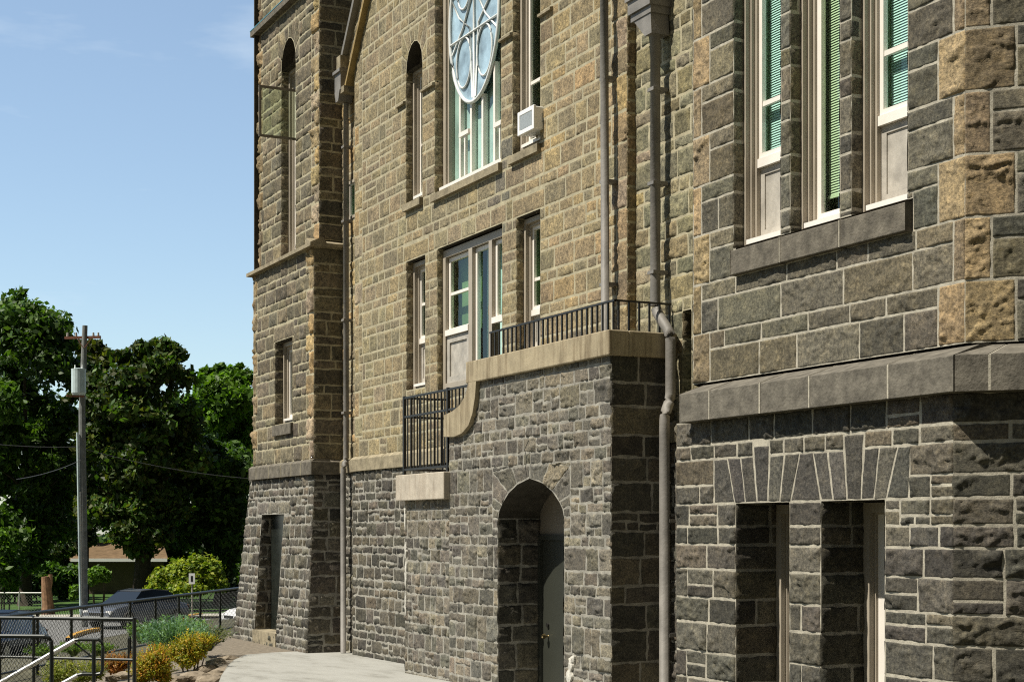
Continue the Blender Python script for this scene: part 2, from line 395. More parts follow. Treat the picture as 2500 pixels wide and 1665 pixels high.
# ------------------------------------------------------------------ palettes
TAN = [(0.303,0.240,0.139), (0.286,0.229,0.142), (0.318,0.243,0.136), (0.265,0.217,0.139), (0.291,0.243,0.157)]
GAB = [(0.259,0.221,0.143), (0.278,0.235,0.150), (0.242,0.208,0.140), (0.291,0.242,0.150), (0.228,0.199,0.137), (0.265,0.229,0.156)]
TWR = [(0.162,0.143,0.101), (0.178,0.154,0.108), (0.146,0.130,0.097), (0.194,0.167,0.110), (0.167,0.149,0.108), (0.130,0.117,0.090)]
DRK = [(0.088,0.083,0.069), (0.100,0.093,0.078), (0.073,0.071,0.060), (0.113,0.104,0.084), (0.084,0.080,0.069), (0.126,0.112,0.086)]
PRC = [(.135,.127,.108), (.15,.14,.118), (.115,.11,.096), (.17,.155,.125), (.125,.12,.105), (.19,.17,.135)]
RUP = [(0.128,0.118,0.091), (0.142,0.131,0.099), (0.113,0.107,0.085), (0.156,0.139,0.096), (0.109,0.106,0.088), (0.133,0.124,0.096)]
REC = [(0.221,0.208,0.145), (0.196,0.187,0.132), (0.238,0.217,0.140), (0.170,0.162,0.119), (0.212,0.183,0.111)]
QTAN = [(0.272,0.213,0.130), (0.240,0.197,0.130), (0.296,0.230,0.139), (0.216,0.172,0.116)]
QYEL = [(0.334,0.261,0.140), (0.364,0.269,0.140), (0.291,0.232,0.140), (0.305,0.253,0.187)]

church = empty('stone_church', (8.9, 19, 0), 'large rock-faced stone church with square tower, gabled nave, porch and angled corner tower', 'church')
CH = church; CH_LOC = Vector(church.location)
def P_(o):      # keep world placement of a part built in world coordinates
    o.matrix_parent_inverse = church.matrix_world.inverted(); return o
church.location = (0, 0, 0)  # parts are built in world coordinates, origin moved at the end

# planes
A = 8.85; B = 8.96; XP = 8.19; YR = 14.43; C1 = 7.59; C0 = 7.45; CB = 7.33; TM = 8.47; TU = 8.57; YT = 24.75
ZB = ZC+.93         # underside of the base course all round
def course(name, X, s0, s1, z0, z1, zin, Xin, mat, parent=CH, joints=None):
    b = MB(); b.prism([(X, z0), (X, z1), (Xin, zin), (Xin+.25, zin), (Xin+.25, z0)], 'y', s0, s1)
    return b.build(name, mat, parent)
def jointed_course(name, X, s0, s1, z0, z1, zin, Xin, mat, lens, mort='mortar', depthin=.25):
    """dressed base course of long blocks with mortar between"""
    w = MB(); m = MB(); x = s0
    while x < s1-.01:
        L = random.uniform(*lens); x2 = min(s1, x+L)
        if s1-x2 < .15: x2 = s1
        w.prism([(X, z0), (X, z1), (Xin, zin), (Xin+depthin, zin), (Xin+depthin, z0)], 'y', x+.011, x2-.011)
        if x2 < s1-.01: m.prism([(X-.002, z0+.002), (X-.002, z1+.001), (Xin, zin+.002), (Xin+depthin, zin+.002), (Xin+depthin, z0+.002)], 'y', x2-.0108, x2+.0108)
        x = x2
    o = w.build(name, mat, CH, bevel=.004)
    if m.v: m.build('mortar_joint', M[mort], o)
    return o

# ================================================================== CORNER TOWER (right, near)
T_, S_ = .283, .149
rowsR = [ZC+1.285]
while rowsR[-1] < 9.5: rowsR += [rowsR[-1]+T_, rowsR[-1]+T_+S_]
yc1 = C1/math.tan(ang(2356)); yl1 = C1/math.tan(ang(1692))
wins = [(1906, 1791.5), (2050, 1930), (2216, 2079)]
WZ = rowsR[3]+.0
R_open = [(sY(a, C1), sY(b, C1)) for a, b in wins]
sill_s0, sill_s1 = sY(2213, C1-.06), sY(1782, C1-.06)
z_silltop = ZC+(HOR-478)*depth(C1, sill_s0)/F; z_sillbot = ZC+(HOR-567)*depth(C1, sill_s0)/F
z_sillbot = min(rowsR, key=lambda r: abs(r-z_sillbot)); z_silltop = z_sillbot+.235
WTOP = 9.2
w = Wall(joint=.0125, cell=.013, relief=.008, rough=.014, cols=RUP, mortar='mortar', jit=.0018, edge=.006)
XF(w, C1)
holes = [(a, b, z_silltop, WTOP) for a, b in R_open]+[(sill_s0, sill_s1, z_sillbot, z_silltop)]
qh = []
for i in range((len(rowsR)-1)//2):
    a, b = rowsR[2*i], rowsR[2*i+2]
    q1 = .27 if i % 2 == 0 else .115; q2 = .14 if i % 2 else .27
    w.stone((yc1-.008, a), (yc1+q1, a), (yc1+q1, b), (yc1-.008, b), random.choice(QTAN), 1.5)
    w.stone((yl1-q2, a), (yl1-.004, a), (yl1-.004, b), (yl1-q2, b), random.choice(QTAN), 1.4)
    qh += [(yc1, yc1+q1, a, b, True), (yl1-q2, yl1, a, b, True)]
# narrow stone mullions between the lights: own stones
mul = [(R_open[1][1], R_open[0][0]), (R_open[2][1], R_open[1][0])]
w.fill(yc1, yl1, rowsR, holes+qh, lens=(.34, .75))
w.face((C1, yc1, 0), (.7071, -.7071, 0), (0, 0, 1), (-.7071, -.7071, 0))
qh = []
for i in range((len(rowsR)-1)//2):
    a, b = rowsR[2*i], rowsR[2*i+2]; q1 = .335 if i % 2 == 0 else .175
    w.stone((-.008, a), (q1, a), (q1, b), (-.008, b), random.choice(QTAN), 1.6); qh.append((0, q1, a, b, True))
w.fill(0, 2.2, rowsR, qh, lens=(.34, .75))
w.face((C1, yl1, 0), (.7071, .7071, 0), (0, 0, 1), (-.7071, .7071, 0)); w.fill(0, 1.95, rowsR, [], lens=(.34, .75))
w.build('corner_tower_wall', CH)
w = Wall(joint=.014, cell=.03, relief=.004, rough=.006, cols=RUP, mortar='mortar')
for o in R_open: jambs(w, (o[0], o[1], z_silltop, WTOP), C1, .30, rowsR, church=CH)
# stone sill in three blocks
b = MB(); cuts = [sill_s0, (mul[1][0]+mul[1][1])/2, (mul[0][0]+mul[0][1])/2, sill_s1]
for p, q in zip(cuts[:-1], cuts[1:]):
    b.prism([(C1-.06, z_sillbot), (C1-.06, z_silltop-.03), (C1+.28, z_silltop), (C1+.28, z_sillbot)], 'y', p+.0095, q-.0095)
so = b.build('stone_sill', M['dressed'], CH, bevel=.006)
b = MB()
for q in cuts[1:-1]: b.prism([(C1-.062, z_sillbot+.003), (C1-.062, z_silltop-.028), (C1+.2, z_silltop-.004), (C1+.2, z_sillbot+.003)], 'y', q-.009, q+.009)
b.build('mortar_joint', M['mortar'], so)

def frame_box(b, X0, X1, s0, s1, t0, t1, wd):      # rectangular ring
    b.box(X0, X1, s0, s0+wd, t0, t1); b.box(X0, X1, s1-wd, s1, t0, t1)
    b.box(X0, X1, s0+wd, s1-wd, t1-wd, t1); b.box(X0, X1, s0+wd, s1-wd, t0, t0+wd)
def add_blind(parent, X, s0, s1, t0, t1, mat, pitch=.021):
    b = MB(); n = int((t1-t0)/pitch)
    for i in range(n):
        z = t0+i*pitch; b.quad((X, s0, z), (X, s1, z), (X+.009, s1, z+pitch*.9), (X+.009, s0, z+pitch*.9))
    b.box(X-.004, X+.018, s0, s1, t0-.025, t0-.003)
    return b.build('blind', mat, parent)
def window(X, s0, s1, t0, t1, steps, sash_w=.05, rail=None, panel_to=None, glass='glass_green', back='curtain_green', blind=None, split=None, subsill=True, bar=None, label=None, cas='casing'):
    """a painted timber window: nested casing steps, a sash with its pane, optional timber panel below it"""
    b = MB(); x = X
    for (dx, wd) in steps:
        frame_box(b, x, x+dx+.02, s0, s1, t0, t1, wd); s0 += wd; s1 -= wd; t0 += wd*.6; t1 -= wd; x += dx
    win = b.build('window', M[cas], CH)
    if label: win['label'] = label
    if subsill:
        q = MB(); q.prism([(X-.03, t0-.01), (X-.03, t0+.03), (x+.02, t0+.055), (x+.02, t0-.01)], 'y', s0+.004, s1-.004); q.build('sill', M['sash'], win)
        t0 += .055
    zs = t0
    if panel_to:
        q = MB(); q.box(x+.015, x+.05, s0, s1, t0, panel_to)
        frame_box(q, x+.004, x+.016, s0+.002, s1-.002, t0+.002, panel_to-.002, .06)
        q.build('panel', M['panel'], win); zs = panel_to
        q = MB(); q.box(x-.03, x+.03, s0+.002, s1-.002, panel_to, panel_to+.075); q.build('sash_sill', M['sash'], win); zs = panel_to+.076
    q = MB(); frame_box(q, x-.012, x+.03, s0, s1, zs, t1, sash_w)
    if rail: q.box(x-.004, x+.03, s0+sash_w, s1-sash_w, rail, rail+.04)
    sh = q.build('sash', M['sash'], win)
    q = MB(); q.quad((x+.02, s1-sash_w+.004, zs+sash_w-.004), (x+.02, s0+sash_w-.004, zs+sash_w-.004), (x+.02, s0+sash_w-.004, t1-sash_w+.004), (x+.02, s1-sash_w+.004, t1-sash_w+.004))
    q.build('pane', M[glass], win)
    q = MB(); q.box(x+.16, x+.17, s0, s1, zs, t1); q.box(x+.03, x+.17, s0-.01, s0, zs, t1); q.box(x+.03, x+.17, s1, s1+.01, zs, t1)
    q.build('curtain', M[back], win)  # dark version stands in for the unlit room, the others are curtains
    if blind: add_blind(win, x+.075, s0+sash_w*.6, s1-sash_w*.6, blind[0], blind[1], M[blind[2]])
    return win
stp = [(.045, .030), (.035, .022), (.035, .026)]
def wz(px, py, X=C1+.2): return at(px, py, X)[1]
zt = z_silltop-.01
# left light: sash bottom at photo row ~405, panel below
window(C1+.10, R_open[0][0], R_open[0][1], zt, WTOP, stp, .045, rail=wz(1885, 250), panel_to=wz(1880, 402), glass='glass_teal', back='curtain_green', blind=(wz(1885, 372), WTOP-.3, 'blind_teal'))
window(C1+.10, R_open[1][0], R_open[1][1], zt, WTOP, stp, .055, glass='glass_green', back='curtain_dark', blind=(wz(2030, 468), WTOP-.3, 'blind_green'))
window(C1+.10, R_open[2][0], R_open[2][1], zt, WTOP, stp, .045, rail=wz(2180, 128), panel_to=wz(2180, 298), glass='glass_teal', back='curtain_green', blind=(wz(2180, 272), WTOP-.3, 'blind_teal'))

# base course of the corner tower, wrapping onto the angled face
yb = CB/math.tan(ang(2331)); ybl = CB/math.tan(ang(1657))
jointed_course('base_course', CB, yb, ybl, ZB, ZC+1.172, ZC+1.262, C1-.01, M['dressed_brown'], (.62, .95))
b = MB(); m = MB()
def ang_course(bb, s0, s1, z0, z1, zin, o0, o1):       # along the angled face, mitred start
    d = (.7071, -.7071); n = (-.7071, -.7071); c = (CB, yb); inn = (C1-.01, yb+(C1-.01-CB)*.4142)
    def P(base, s, z): return (base[0]+d[0]*s, base[1]+d[1]*s, z)
    v = [P(c, s0, z0), P(c, s0, z1), P(inn, s0, zin), P(inn, s0, z0), P(c, s1, z0), P(c, s1, z1), P(inn, s1, zin), P(inn, s1, z0)]
    i = len(bb.v); bb.v += v; bb.f += [tuple(i+k for k in q) for q in ((0, 1, 2, 3), (7, 6, 5, 4), (0, 4, 5, 1), (1, 5, 6, 2), (2, 6, 7, 3), (3, 7, 4, 0))]
ang_course(b, 0, .215, ZB, ZC+1.172, ZC+1.262, 0, 0); ang_course(m, .215, .231, ZB+.002, ZC+1.168, ZC+1.258, 0, 0)
ang_course(b, .231, .95, ZB, ZC+1.172, ZC+1.262, 0, 0); ang_course(b, .966, 2.2, ZB, ZC+1.172, ZC+1.262, 0, 0)
o = b.build('base_course', M['dressed_brown'], CH); m.build('mortar_joint', M['mortar'], o)
# rubble base wall with two windows under splayed flat arches
yc0 = C0/math.tan(ang(2327)); yl0 = C0/math.tan(ang(1652))
w = Wall(joint=.0135, cell=.014, relief=.011, rough=.023, cols=DRK, mortar='mortar', jit=.0025, edge=.007)
XF(w, C0)
L1 = (sY(1927, C0), sY(1797, C0)); L2 = (sY(2160, C0), sY(2005, C0))
zl = at(1860, 1227, C0)[1]; zlt = at(1860, 1112, C0)[1]; zlt = ZC+ (zlt-ZC)
holes = [(L1[0], L1[1], -1.2, zl), (L2[0], L2[1], -1.2, zl)]
vs = []
def X6(x): return 1640+x/2.613
tops = [270, 355, 440, 520, 625, 720, 820, 900, 995, 1098, 1228, 1327, 1445, 1527]
bots = [270, 405, 470, 545, 612, 690, 757, 955, 1030, 1120, 1208, 1290, 1367, 1515]
keys = {3: .085, 9: .11}
for i in range(len(tops)-1):
    a = sY(X6(bots[i+1]), C0); b_ = sY(X6(bots[i]), C0); c = sY(X6(tops[i]), C0); d = sY(X6(tops[i+1]), C0)
    zt2 = zlt+keys.get(i, 0)
    w.stone((a, zl), (b_, zl), (c, zt2), (d, zt2), (.088, .084, .075), .45); 
    if i in keys: holes.append((d, c, zlt, zt2, True))
holes.append((sY(X6(1515), C0), sY(X6(270), C0), zl, zlt, True))
rowsL = sorted([zl, zlt])
dn = [zl]; 
for hgt in (.19, .155, .21, .245, .215, .25, .23, .22, .26, .22, .24, .2, .22): dn.append(dn[-1]-hgt)
up = [zlt, zlt+.125, ZB+.01]
rowsL = sorted(dn)+[(zl+zlt)/2-.03]+up
w.fill(yc0, yl0, sorted(rowsL), holes, lens=(.22, .54), split=.16)
w.face((C0, yc0, 0), (.7071, -.7071, 0), (0, 0, 1), (-.7071, -.7071, 0)); w.fill(0, 2.2, sorted(rowsL), [], lens=(.30, .6), split=.25, k=1.0)
w.face((C0, yl0, 0), (.7071, .7071, 0), (0, 0, 1), (-.7071, .7071, 0)); w.fill(0, 2.1, sorted(rowsL), [], lens=(.3, .6))
w.build('rubble_base_wall', CH)
w = Wall(joint=.012, cell=.03, relief=.010, rough=.016, cols=DRK, mortar='mortar_grey')
for o in (L1, L2): jambs(w, (o[0], o[1], -1.2, zl), C0, .50, sorted(rowsL), church=CH)
for o in (L1, L2):
    window(C0+.40, o[0], o[1], -1.15, zl-.01, [(.05, .075), (.035, .015)], .085, rail=.6, glass='glass_green', back='curtain_dark', subsill=False)

# ================================================================== NAVE GABLE (middle) and recessed walls
yg0 = sY(1532, A); yg1 = sY(866, A)
def rake(z): return 24.17-(z-(ZC+7.78))/1.33
openA = {}
a_ = lambda px, py, X=A: at(px, py, X)
arL = (sY(1031, A), sY(992, A), at(992, 497, A)[1], at(992, 178, A)[1])
big = (sY(1223, A), sY(1062, A), at(1066, 470, A)[1], 10.6)
acw = (sY(1319, A), sY(1252, A), at(1261, 374, A)[1], 9.7)
lowL = (sY(1038, A), sY(993, A), at(1000, 952, A)[1], at(993, 640, A)[1])
door3 = (sY(1226, A), sY(1068, A), at(1068, 955, A)[1], at(1067, 609, A)[1])
lowR = (sY(1319, A), sY(1261, A), at(1261, 870, A)[1], at(1261, 533, A)[1])
rowsG = [ZC+1.155]; i = 0
while rowsG[-1] < 13.4: rowsG.append(rowsG[-1]+(.262, .138)[i % 2]*random.uniform(.97, 1.03)); i += 1
w = Wall(joint=.016, cell=.028, relief=.004, rough=.010, cols=GAB, mortar='mortar_tan', stone='stone_far', jit=.003, var=.12)
XF(w, A)
arc = []; r_ = (arL[1]-arL[0])/2; cs = (arL[0]+arL[1])/2
for k in range(9): t = math.pi*k/8; arc.append((cs-r_*math.cos(t), arL[3]+r_*1.25*math.sin(t)))
bx = (arL[0]-.17, arL[1]+.17, arL[3], arL[3]+r_*1.25+.22)
lint = [(o[0]-.12, o[1]+.12, o[3], o[3]+.24, True) for o in (lowL, door3, lowR)]
for o in (lowL, lowR): w.stone((o[0]-.12, o[3]), (o[1]+.12, o[3]), (o[1]+.12, o[3]+.24), (o[0]-.12, o[3]+.24), (.30, .25, .155), .4)
n_ = 5; dd = (door3[1]-door3[0]+.24)/n_
for k in range(n_):
    x0 = door3[0]-.12+k*dd; w.stone((x0, door3[3]), (x0+dd, door3[3]), (x0+dd, door3[3]+.24), (x0, door3[3]+.24), (.28, .24, .16), .5)
qh = []
z = ZC+1.155; k = 0
while z < 11.5:
    hq = random.uniform(.28, .42); q1 = .36 if k % 2 else .24; q2 = .34 if k % 2 else .2
    w.stone((yg0+.0, z), (yg0+q1, z), (yg0+q1, z+hq), (yg0+.0, z+hq), random.choice(QYEL if random.random() < .6 else QTAN), 2.6)
    w.stone((yg1-q2, z), (yg1, z), (yg1, z+hq), (yg1-q2, z+hq), random.choice(QYEL if random.random() < .6 else GAB), 1.8)
    qh += [(yg0, yg0+q1, z, z+hq, True), (yg1-q2, yg1, z, z+hq, True)]; z += hq; k += 1
def gabcol(s, t):
    # tan grows warmer towards the right-hand end of the gable, with a dark rain streak under the big window
    if abs(s-18.55) < .28 and t < ZC+4.9 and t > ZC+3.6: return (.17, .16, .13)
    if s < 17.6 and random.random() < .75: return random.choice(TAN)
    return random.choice(GAB)
holesA = [arL, bx, big, acw, lowL, door3, lowR]
w.arch(arc, bx)
w.fill(yg0, 24.4, [r for r in rowsG], holesA+qh+lint, lens=(.20, .46), smax=lambda z: min(yg1 if z < ZC+7.6 else 24.4, rake(z) if z > ZC+7.6 else 99), colf=gabcol, split=.10)
# shallow return of the gable at its near end
YF(w, yg0); w.fill(A, B+.1, [r for r in rowsG if r < 11.5], [], lens=(.3, .4), k=.9, colf=lambda s, t: random.choice(QTAN))
w.build('gable_wall', CH)
w = Wall(joint=.014, cell=.06, relief=.006, rough=.010, cols=GAB, mortar='mortar_tan', stone='stone_far')
for o in (arL, big, acw, lowL, door3, lowR): jambs(w, o, A, .34, rowsG, church=CH)
b = MB()
for p, q in zip(arc[:-1], arc[1:]): b.quad((A, p[0], p[1]), (A+.34, p[0], p[1]), (A+.34, q[0], q[1]), (A, q[0], q[1]))
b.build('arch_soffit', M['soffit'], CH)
# impost string (springing level) in pieces between the openings, and window sills
zs_ = at(978, 262, A)[1]
for p, q in ((arL[1]+.02, arL[1]+.34), (big[1]+.0, arL[0]-.01), (acw[1]+.0, big[0]-.0), (acw[0]-.34, acw[0])):
    b = MB()
    if q > p: b.prism([(A-.045, zs_), (A-.045, zs_+.03), (A+.05, zs_+.06), (A+.05, zs_)], 'y', p, q)
    if b.v: b.build('impost_string', M['dressed_tan'], CH)
for o, ov in ((arL, .03), (big, .04), (acw, .03)):
    b = MB(); b.prism([(A-.06, o[2]-.13), (A-.06, o[2]-.03), (A+.33, o[2]+.012), (A+.33, o[2]-.13)], 'y', o[0]-ov, o[1]+ov)
    b.build('stone_sill', M['dressed_tan'], CH)
st2 = [(.05, .06), (.04, .035)]
X_ = A+.10
window(X_, arL[0], arL[1], arL[2], arL[3]+.02, st2, .04, rail=at(1027, 357, A+.16)[1], glass='glass_green', back='curtain_dark')
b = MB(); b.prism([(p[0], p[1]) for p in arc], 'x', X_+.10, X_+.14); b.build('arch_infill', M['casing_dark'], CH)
window(X_, acw[0], acw[1], acw[2]+.02, acw[3], st2, .045, rail=at(1306, 200, A+.16)[1], glass='glass_green', back='curtain_dark')
window(X_, lowL[0], lowL[1], lowL[2], lowL[3]-.02, st2, .04, panel_to=at(1032, 838, A+.16)[1], rail=at(1032, 745, A+.16)[1], glass='glass_green', back='curtain_dark')
window(X_, lowR[0], lowR[1], lowR[2], lowR[3]-.02, st2, .045, panel_to=at(1312, 768, A+.16)[1], rail=at(1312, 683, A+.16)[1], glass='glass_green', back='curtain_green')
# three-part balcony door: panelled light, glazed door, panelled light
ya, yb_ = door3[0], door3[1]; w3 = (yb_-ya)
b = MB(); frame_box(b, X_-.02, X_+.08, ya, yb_, door3[2], door3[3]-.03, .10)
fr = b.build('window', M['casing'], CH)
c1, c2 = sY(1207, A+.14), sY(1158, A+.14)   # mullion centres
b = MB(); b.box(X_-.02, X_+.1, c1-.05, c1+.05, door3[2], door3[3]-.13); b.box(X_-.02, X_+.1, c2-.06, c2+.06, door3[2], door3[3]-.13); b.build('mullion', M['casing'], fr)
pz = at(1128, 806, A+.16)[1]
def leaf3(s0, s1, lowz, glass, back, name, parent, rail=None):
    q = MB(); frame_box(q, X_+.03, X_+.08, s0, s1, lowz, door3[3]-.14, .055)
    if rail: q.box(X_+.035, X_+.08, s0+.05, s1-.05, rail, rail+.04)
    o = q.build(name, M['sash'], parent)
    q = MB(); q.quad((X_+.06, s1-.05, lowz+.05), (X_+.06, s0+.05, lowz+.05), (X_+.06, s0+.05, door3[3]-.19), (X_+.06, s1-.05, door3[3]-.19)); q.build('pane', M[glass], o if parent is CH else parent)
    q = MB(); q.box(X_+.2, X_+.21, s0, s1, lowz, door3[3]-.14); q.build('curtain', M[back], o if parent is CH else parent)
    return o
leaf3(c2+.07, yb_-.11, pz, 'glass_green', 'curtain_green', 'sash', fr, rail=at(1128, 715, A+.16)[1])
q = MB(); q.box(X_+.02, X_+.03, c2+.07, yb_-.11, door3[2], pz-.05); frame_box(q, X_+.0, X_+.02, c2+.07, yb_-.11, door3[2]+.1, pz-.06, .09); q.build('panel', M['panel'], fr)
q = MB(); q.box(X_-.03, X_+.03, c2+.062, yb_-.102, pz-.05, pz+.03); q.build('sash_sill', M['sash'], fr)
leaf3(ya+.11, c1-.06, pz, 'glass_teal', 'curtain_green', 'sash', fr)
q = MB(); q.box(X_-.03, X_+.03, ya+.105, c1-.055, pz-.05, pz+.03); q.build('sash_sill', M['sash'], fr)
dr = leaf3(c1+.055, c2-.065, door3[2], 'glass_teal', 'blind_teal', 'door', CH)
q = MB(); q.box(X_-.0, X_+.03, c1+.08, c1+.11, door3[2]+.9, door3[2]+1.02); q.build('handle', M['brass'], dr)

# big traceried window
fx = A+.15
b = MB(); frame_box(b, fx-.03, fx+.08, big[0], big[1], big[2], big[3], .10); frame_box(b, fx+.0, fx+.09, big[0]+.1, big[1]-.1, big[2]+.07, big[3]-.1, .05)
bw = b.build('window', M['casing'], CH); bw['label'] = 'large window with oval pale blue tracery over tall mullioned lights'
b = MB(); b.prism([(fx-.10, big[2]+.005), (fx-.10, big[2]+.07), (fx+.05, big[2]+.12), (fx+.05, big[2]+.005)], 'y', big[0]+.03, big[1]-.03); b.build('sill', M['sash'], bw)
oc = ((sY(1103, fx)+sY(1219, fx))/2-.02); rw = .80; zb_ = at(1157, 250, fx)[1]; zh = 1.15; oz = zb_+zh
b = MB(); i0 = big[0]+.15; i1 = big[1]-.15; nm = 5; lw_ = (i1-i0)/nm
for k in range(1, nm): 
    s = i0+k*lw_; dz = 1-((s-oc)/rw)**2; top = oz-zh*math.sqrt(max(0, dz)) if abs(s-oc) < rw else big[3]-.1
    b.box(fx+.0, fx+.07, s-.028, s+.028, big[2]+.12, top)
b.build('mullion', M['sash'], bw)
b = MB(); b.box(fx+.09, fx+.10, i0, i1, big[2]+.1, big[3]-.1); b.build('curtain', M['curtain_pale'], bw)
b = MB(); b.quad((fx+.05, i1, big[2]+.1), (fx+.05, i0, big[2]+.1), (fx+.05, i0, big[3]-.1), (fx+.05, i1, big[3]-.1)); b.build('pane', M['glass_teal'], bw)
for k in (1, 4):     # little opening sashes at the outer lights
    b = MB(); zz = big[2]+.55+(.12 if k == 4 else 0); s = i0+(k-.5)*lw_; b.box(fx-.03, fx+.03, s-lw_/2+.03, s+lw_/2-.03, zz, zz+.06)
    b.box(fx-.01, fx+.03, s-.02, s+.02, big[2]+.1, zz); b.build('vent_sash', M['sash'], bw)
ov = [(oc+rw*math.cos(2*math.pi*k/48), oz+zh*math.sin(2*math.pi*k/48)) for k in range(48)]
b = MB(); b.prism(ov, 'x', fx-.005, fx+.012); b.build('oval_glass', M['tracglass'], bw)
b = MB(); b.tube([(fx-.02, p[0], p[1]) for p in ov], .027, 6, True)
def ring(cy, cz, ry, rz, r=.015, a0=0, a1=2*math.pi, n=26):
    full = abs(a1-a0-2*math.pi) < 1e-3
    pts = [(fx-.02, cy+ry*math.cos(a0+(a1-a0)*k/n), cz+rz*math.sin(a0+(a1-a0)*k/n)) for k in range(n if full else n+1)]
    b.tube(pts, r, 6, full)
for sgn in (-1, 1):
    ring(oc+sgn*rw*.42, oz-zh*.47, rw*.30, zh*.30); ring(oc+sgn*rw*.42, oz+zh*.47, rw*.30, zh*.30)
    b.tube([(fx-.02, oc+sgn*rw*.06, oz-zh*.95), (fx-.02, oc+sgn*rw*.18, oz-zh*.1), (fx-.02, oc+sgn*rw*.62, oz+zh*.1), (fx-.02, oc+sgn*rw*.9, oz+zh*.35)], .014, 6)
    b.tube([(fx-.02, oc+sgn*rw*.9, oz-zh*.3), (fx-.02, oc+sgn*rw*.45, oz-zh*.05), (fx-.02, oc, oz+zh*.35)], .014, 6)
b.tube([(fx-.02, oc, oz-zh), (fx-.02, oc, oz+zh)], .018, 6)
b.tube([(fx-.025, oc-rw*1.0, oz-zh*.17), (fx-.025, oc+rw*1.0, oz-zh*.17)], .018, 6)
b.tube([(fx-.025, oc-rw*.9, oz+zh*.42), (fx-.025, oc+rw*.9, oz+zh*.42)], .018, 6)
b.build('tracery', M['tracery'], bw, smooth=True)
# rake mouldings and kneeler of the gable
def rk(name, off, X0, X1, th, mat, z0, z1, dz=0):
    b = MB(); y0 = rake(z0)-off; y1 = rake(z1)-off
    b.prism([(y0, z0), (y0-th, z0), (y1-th, z1), (y1, z1)], 'x', X0, X1); return b.build(name, mat, CH)
rk('rake_coping', 0, A-.10, A+.3, .09, M['rake'], ZC+7.50, 14.6)
rk('rake_moulding', .58, A-.10, A+.1, .06, M['rakegold'], ZC+7.12, 14.2)
b = MB(); y0 = rake(ZC+7.12)-.58; b.box(A-.13, A+.1, y0-.06, y0+.36, ZC+7.02, ZC+7.12); b.build('kneeler', M['dressed_tan'], CH); b = MB(); b.box(A-.14, A+.12, 24.16, 24.34, ZC+7.44, ZC+7.64); b.build('kneeler', M['dressed_tan'], CH)

# recessed walls either side of the gable
w = Wall(joint=.016, cell=.03, relief=.011, rough=.018, cols=REC, mortar='mortar_tan', stone='stone_far', jit=.005)
XF(w, B)
slit = (sY(1688, B), sY(1667, B), at(1678, 955, B)[1], at(1678, 757, B)[1])
rowsB = [ZC+1.155]
while rowsB[-1] < 9.3: rowsB += [rowsB[-1]+.27*random.uniform(.9, 1.1), rowsB[-1]+.27+.16]
def slitcol(s, t): return random.choice(QYEL) if random.random() < .04 else random.choice(REC)
w.fill(9.5+3.6, yg0, rowsB, [slit], lens=(.2, .45), colf=slitcol)
w.build('recessed_wall', CH); jambs(w, slit, B, .25, rowsB, church=CH)
w = Wall(joint=.016, cell=.03, relief=.011, rough=.018, cols=REC, mortar='mortar_tan', stone='stone_far', jit=.005); XF(w, B)
yl = YT+.2
rw2 = [r for r in rowsG if r < 9.4]
pane_l = (sY(880, B), sY(851, B), at(862, 533, B)[1], at(862, 440, B)[1])
w.fill(yg1, yl, rw2, [pane_l], lens=(.2, .4), colf=lambda s, t: random.choice(GAB+QYEL[:2]))
w.build('recessed_wall', CH)
q = MB(); q.box(B+.2, B+.22, slit[0], slit[1], slit[2], slit[3]); q.build('slit_glazing', M['curtain_dark'], CH)
window(B-.015, pane_l[0], pane_l[1], pane_l[2], pane_l[3], [(.03, .045)], .02, glass='glass_teal', back='curtain_green', subsill=False)

# base course under gable and recesses, and rubble base
jointed_course('base_course', A-.075, yg0-.03, yg1+.03, ZB, ZC+1.12, ZC+1.165, A-.01, M['dressed_tan'], (.5, .8), 'mortar_tan')
jointed_course('base_course', B-.075, 13.1, yg0-.05, ZB, ZC+1.12, ZC+1.165, B-.01, M['dressed_tan'], (.5, .8), 'mortar_tan')
jointed_course('base_course', B-.075, yg1+.04, YT+.1, ZB, ZC+1.12, ZC+1.165, B-.01, M['dressed_tan'], (.5, .8), 'mortar_tan')
w = Wall(joint=.022, cell=.03, relief=.015, rough=.026, cols=DRK, mortar='mortar_grey', stone='stone_far', jit=.010)
XF(w, A-.03)
w.fill(18.5, yg1, rows_from(-.6, ZB+.01, [.17, .12, .15, .2], .2), [], lens=(.16, .5), split=.3)
XF(w, B-.04); w.fill(yg1, YT+.3, rows_from(-.6, ZB+.01, [.17, .12, .15, .2], .2), [], lens=(.16, .4), split=.2)
w.build('rubble_base_wall', CH); w = Wall(joint=.022, cell=.03, relief=.015, rough=.026, cols=DRK, mortar='mortar_grey', stone='stone_far', jit=.010); XF(w, B-.04)
w.fill(12.9, 15.6, rows_from(-.6, ZB+.01, [.19, .14, .2], .2), [], lens=(.2, .4), split=.2)
w.build('rubble_base_wall', CH)

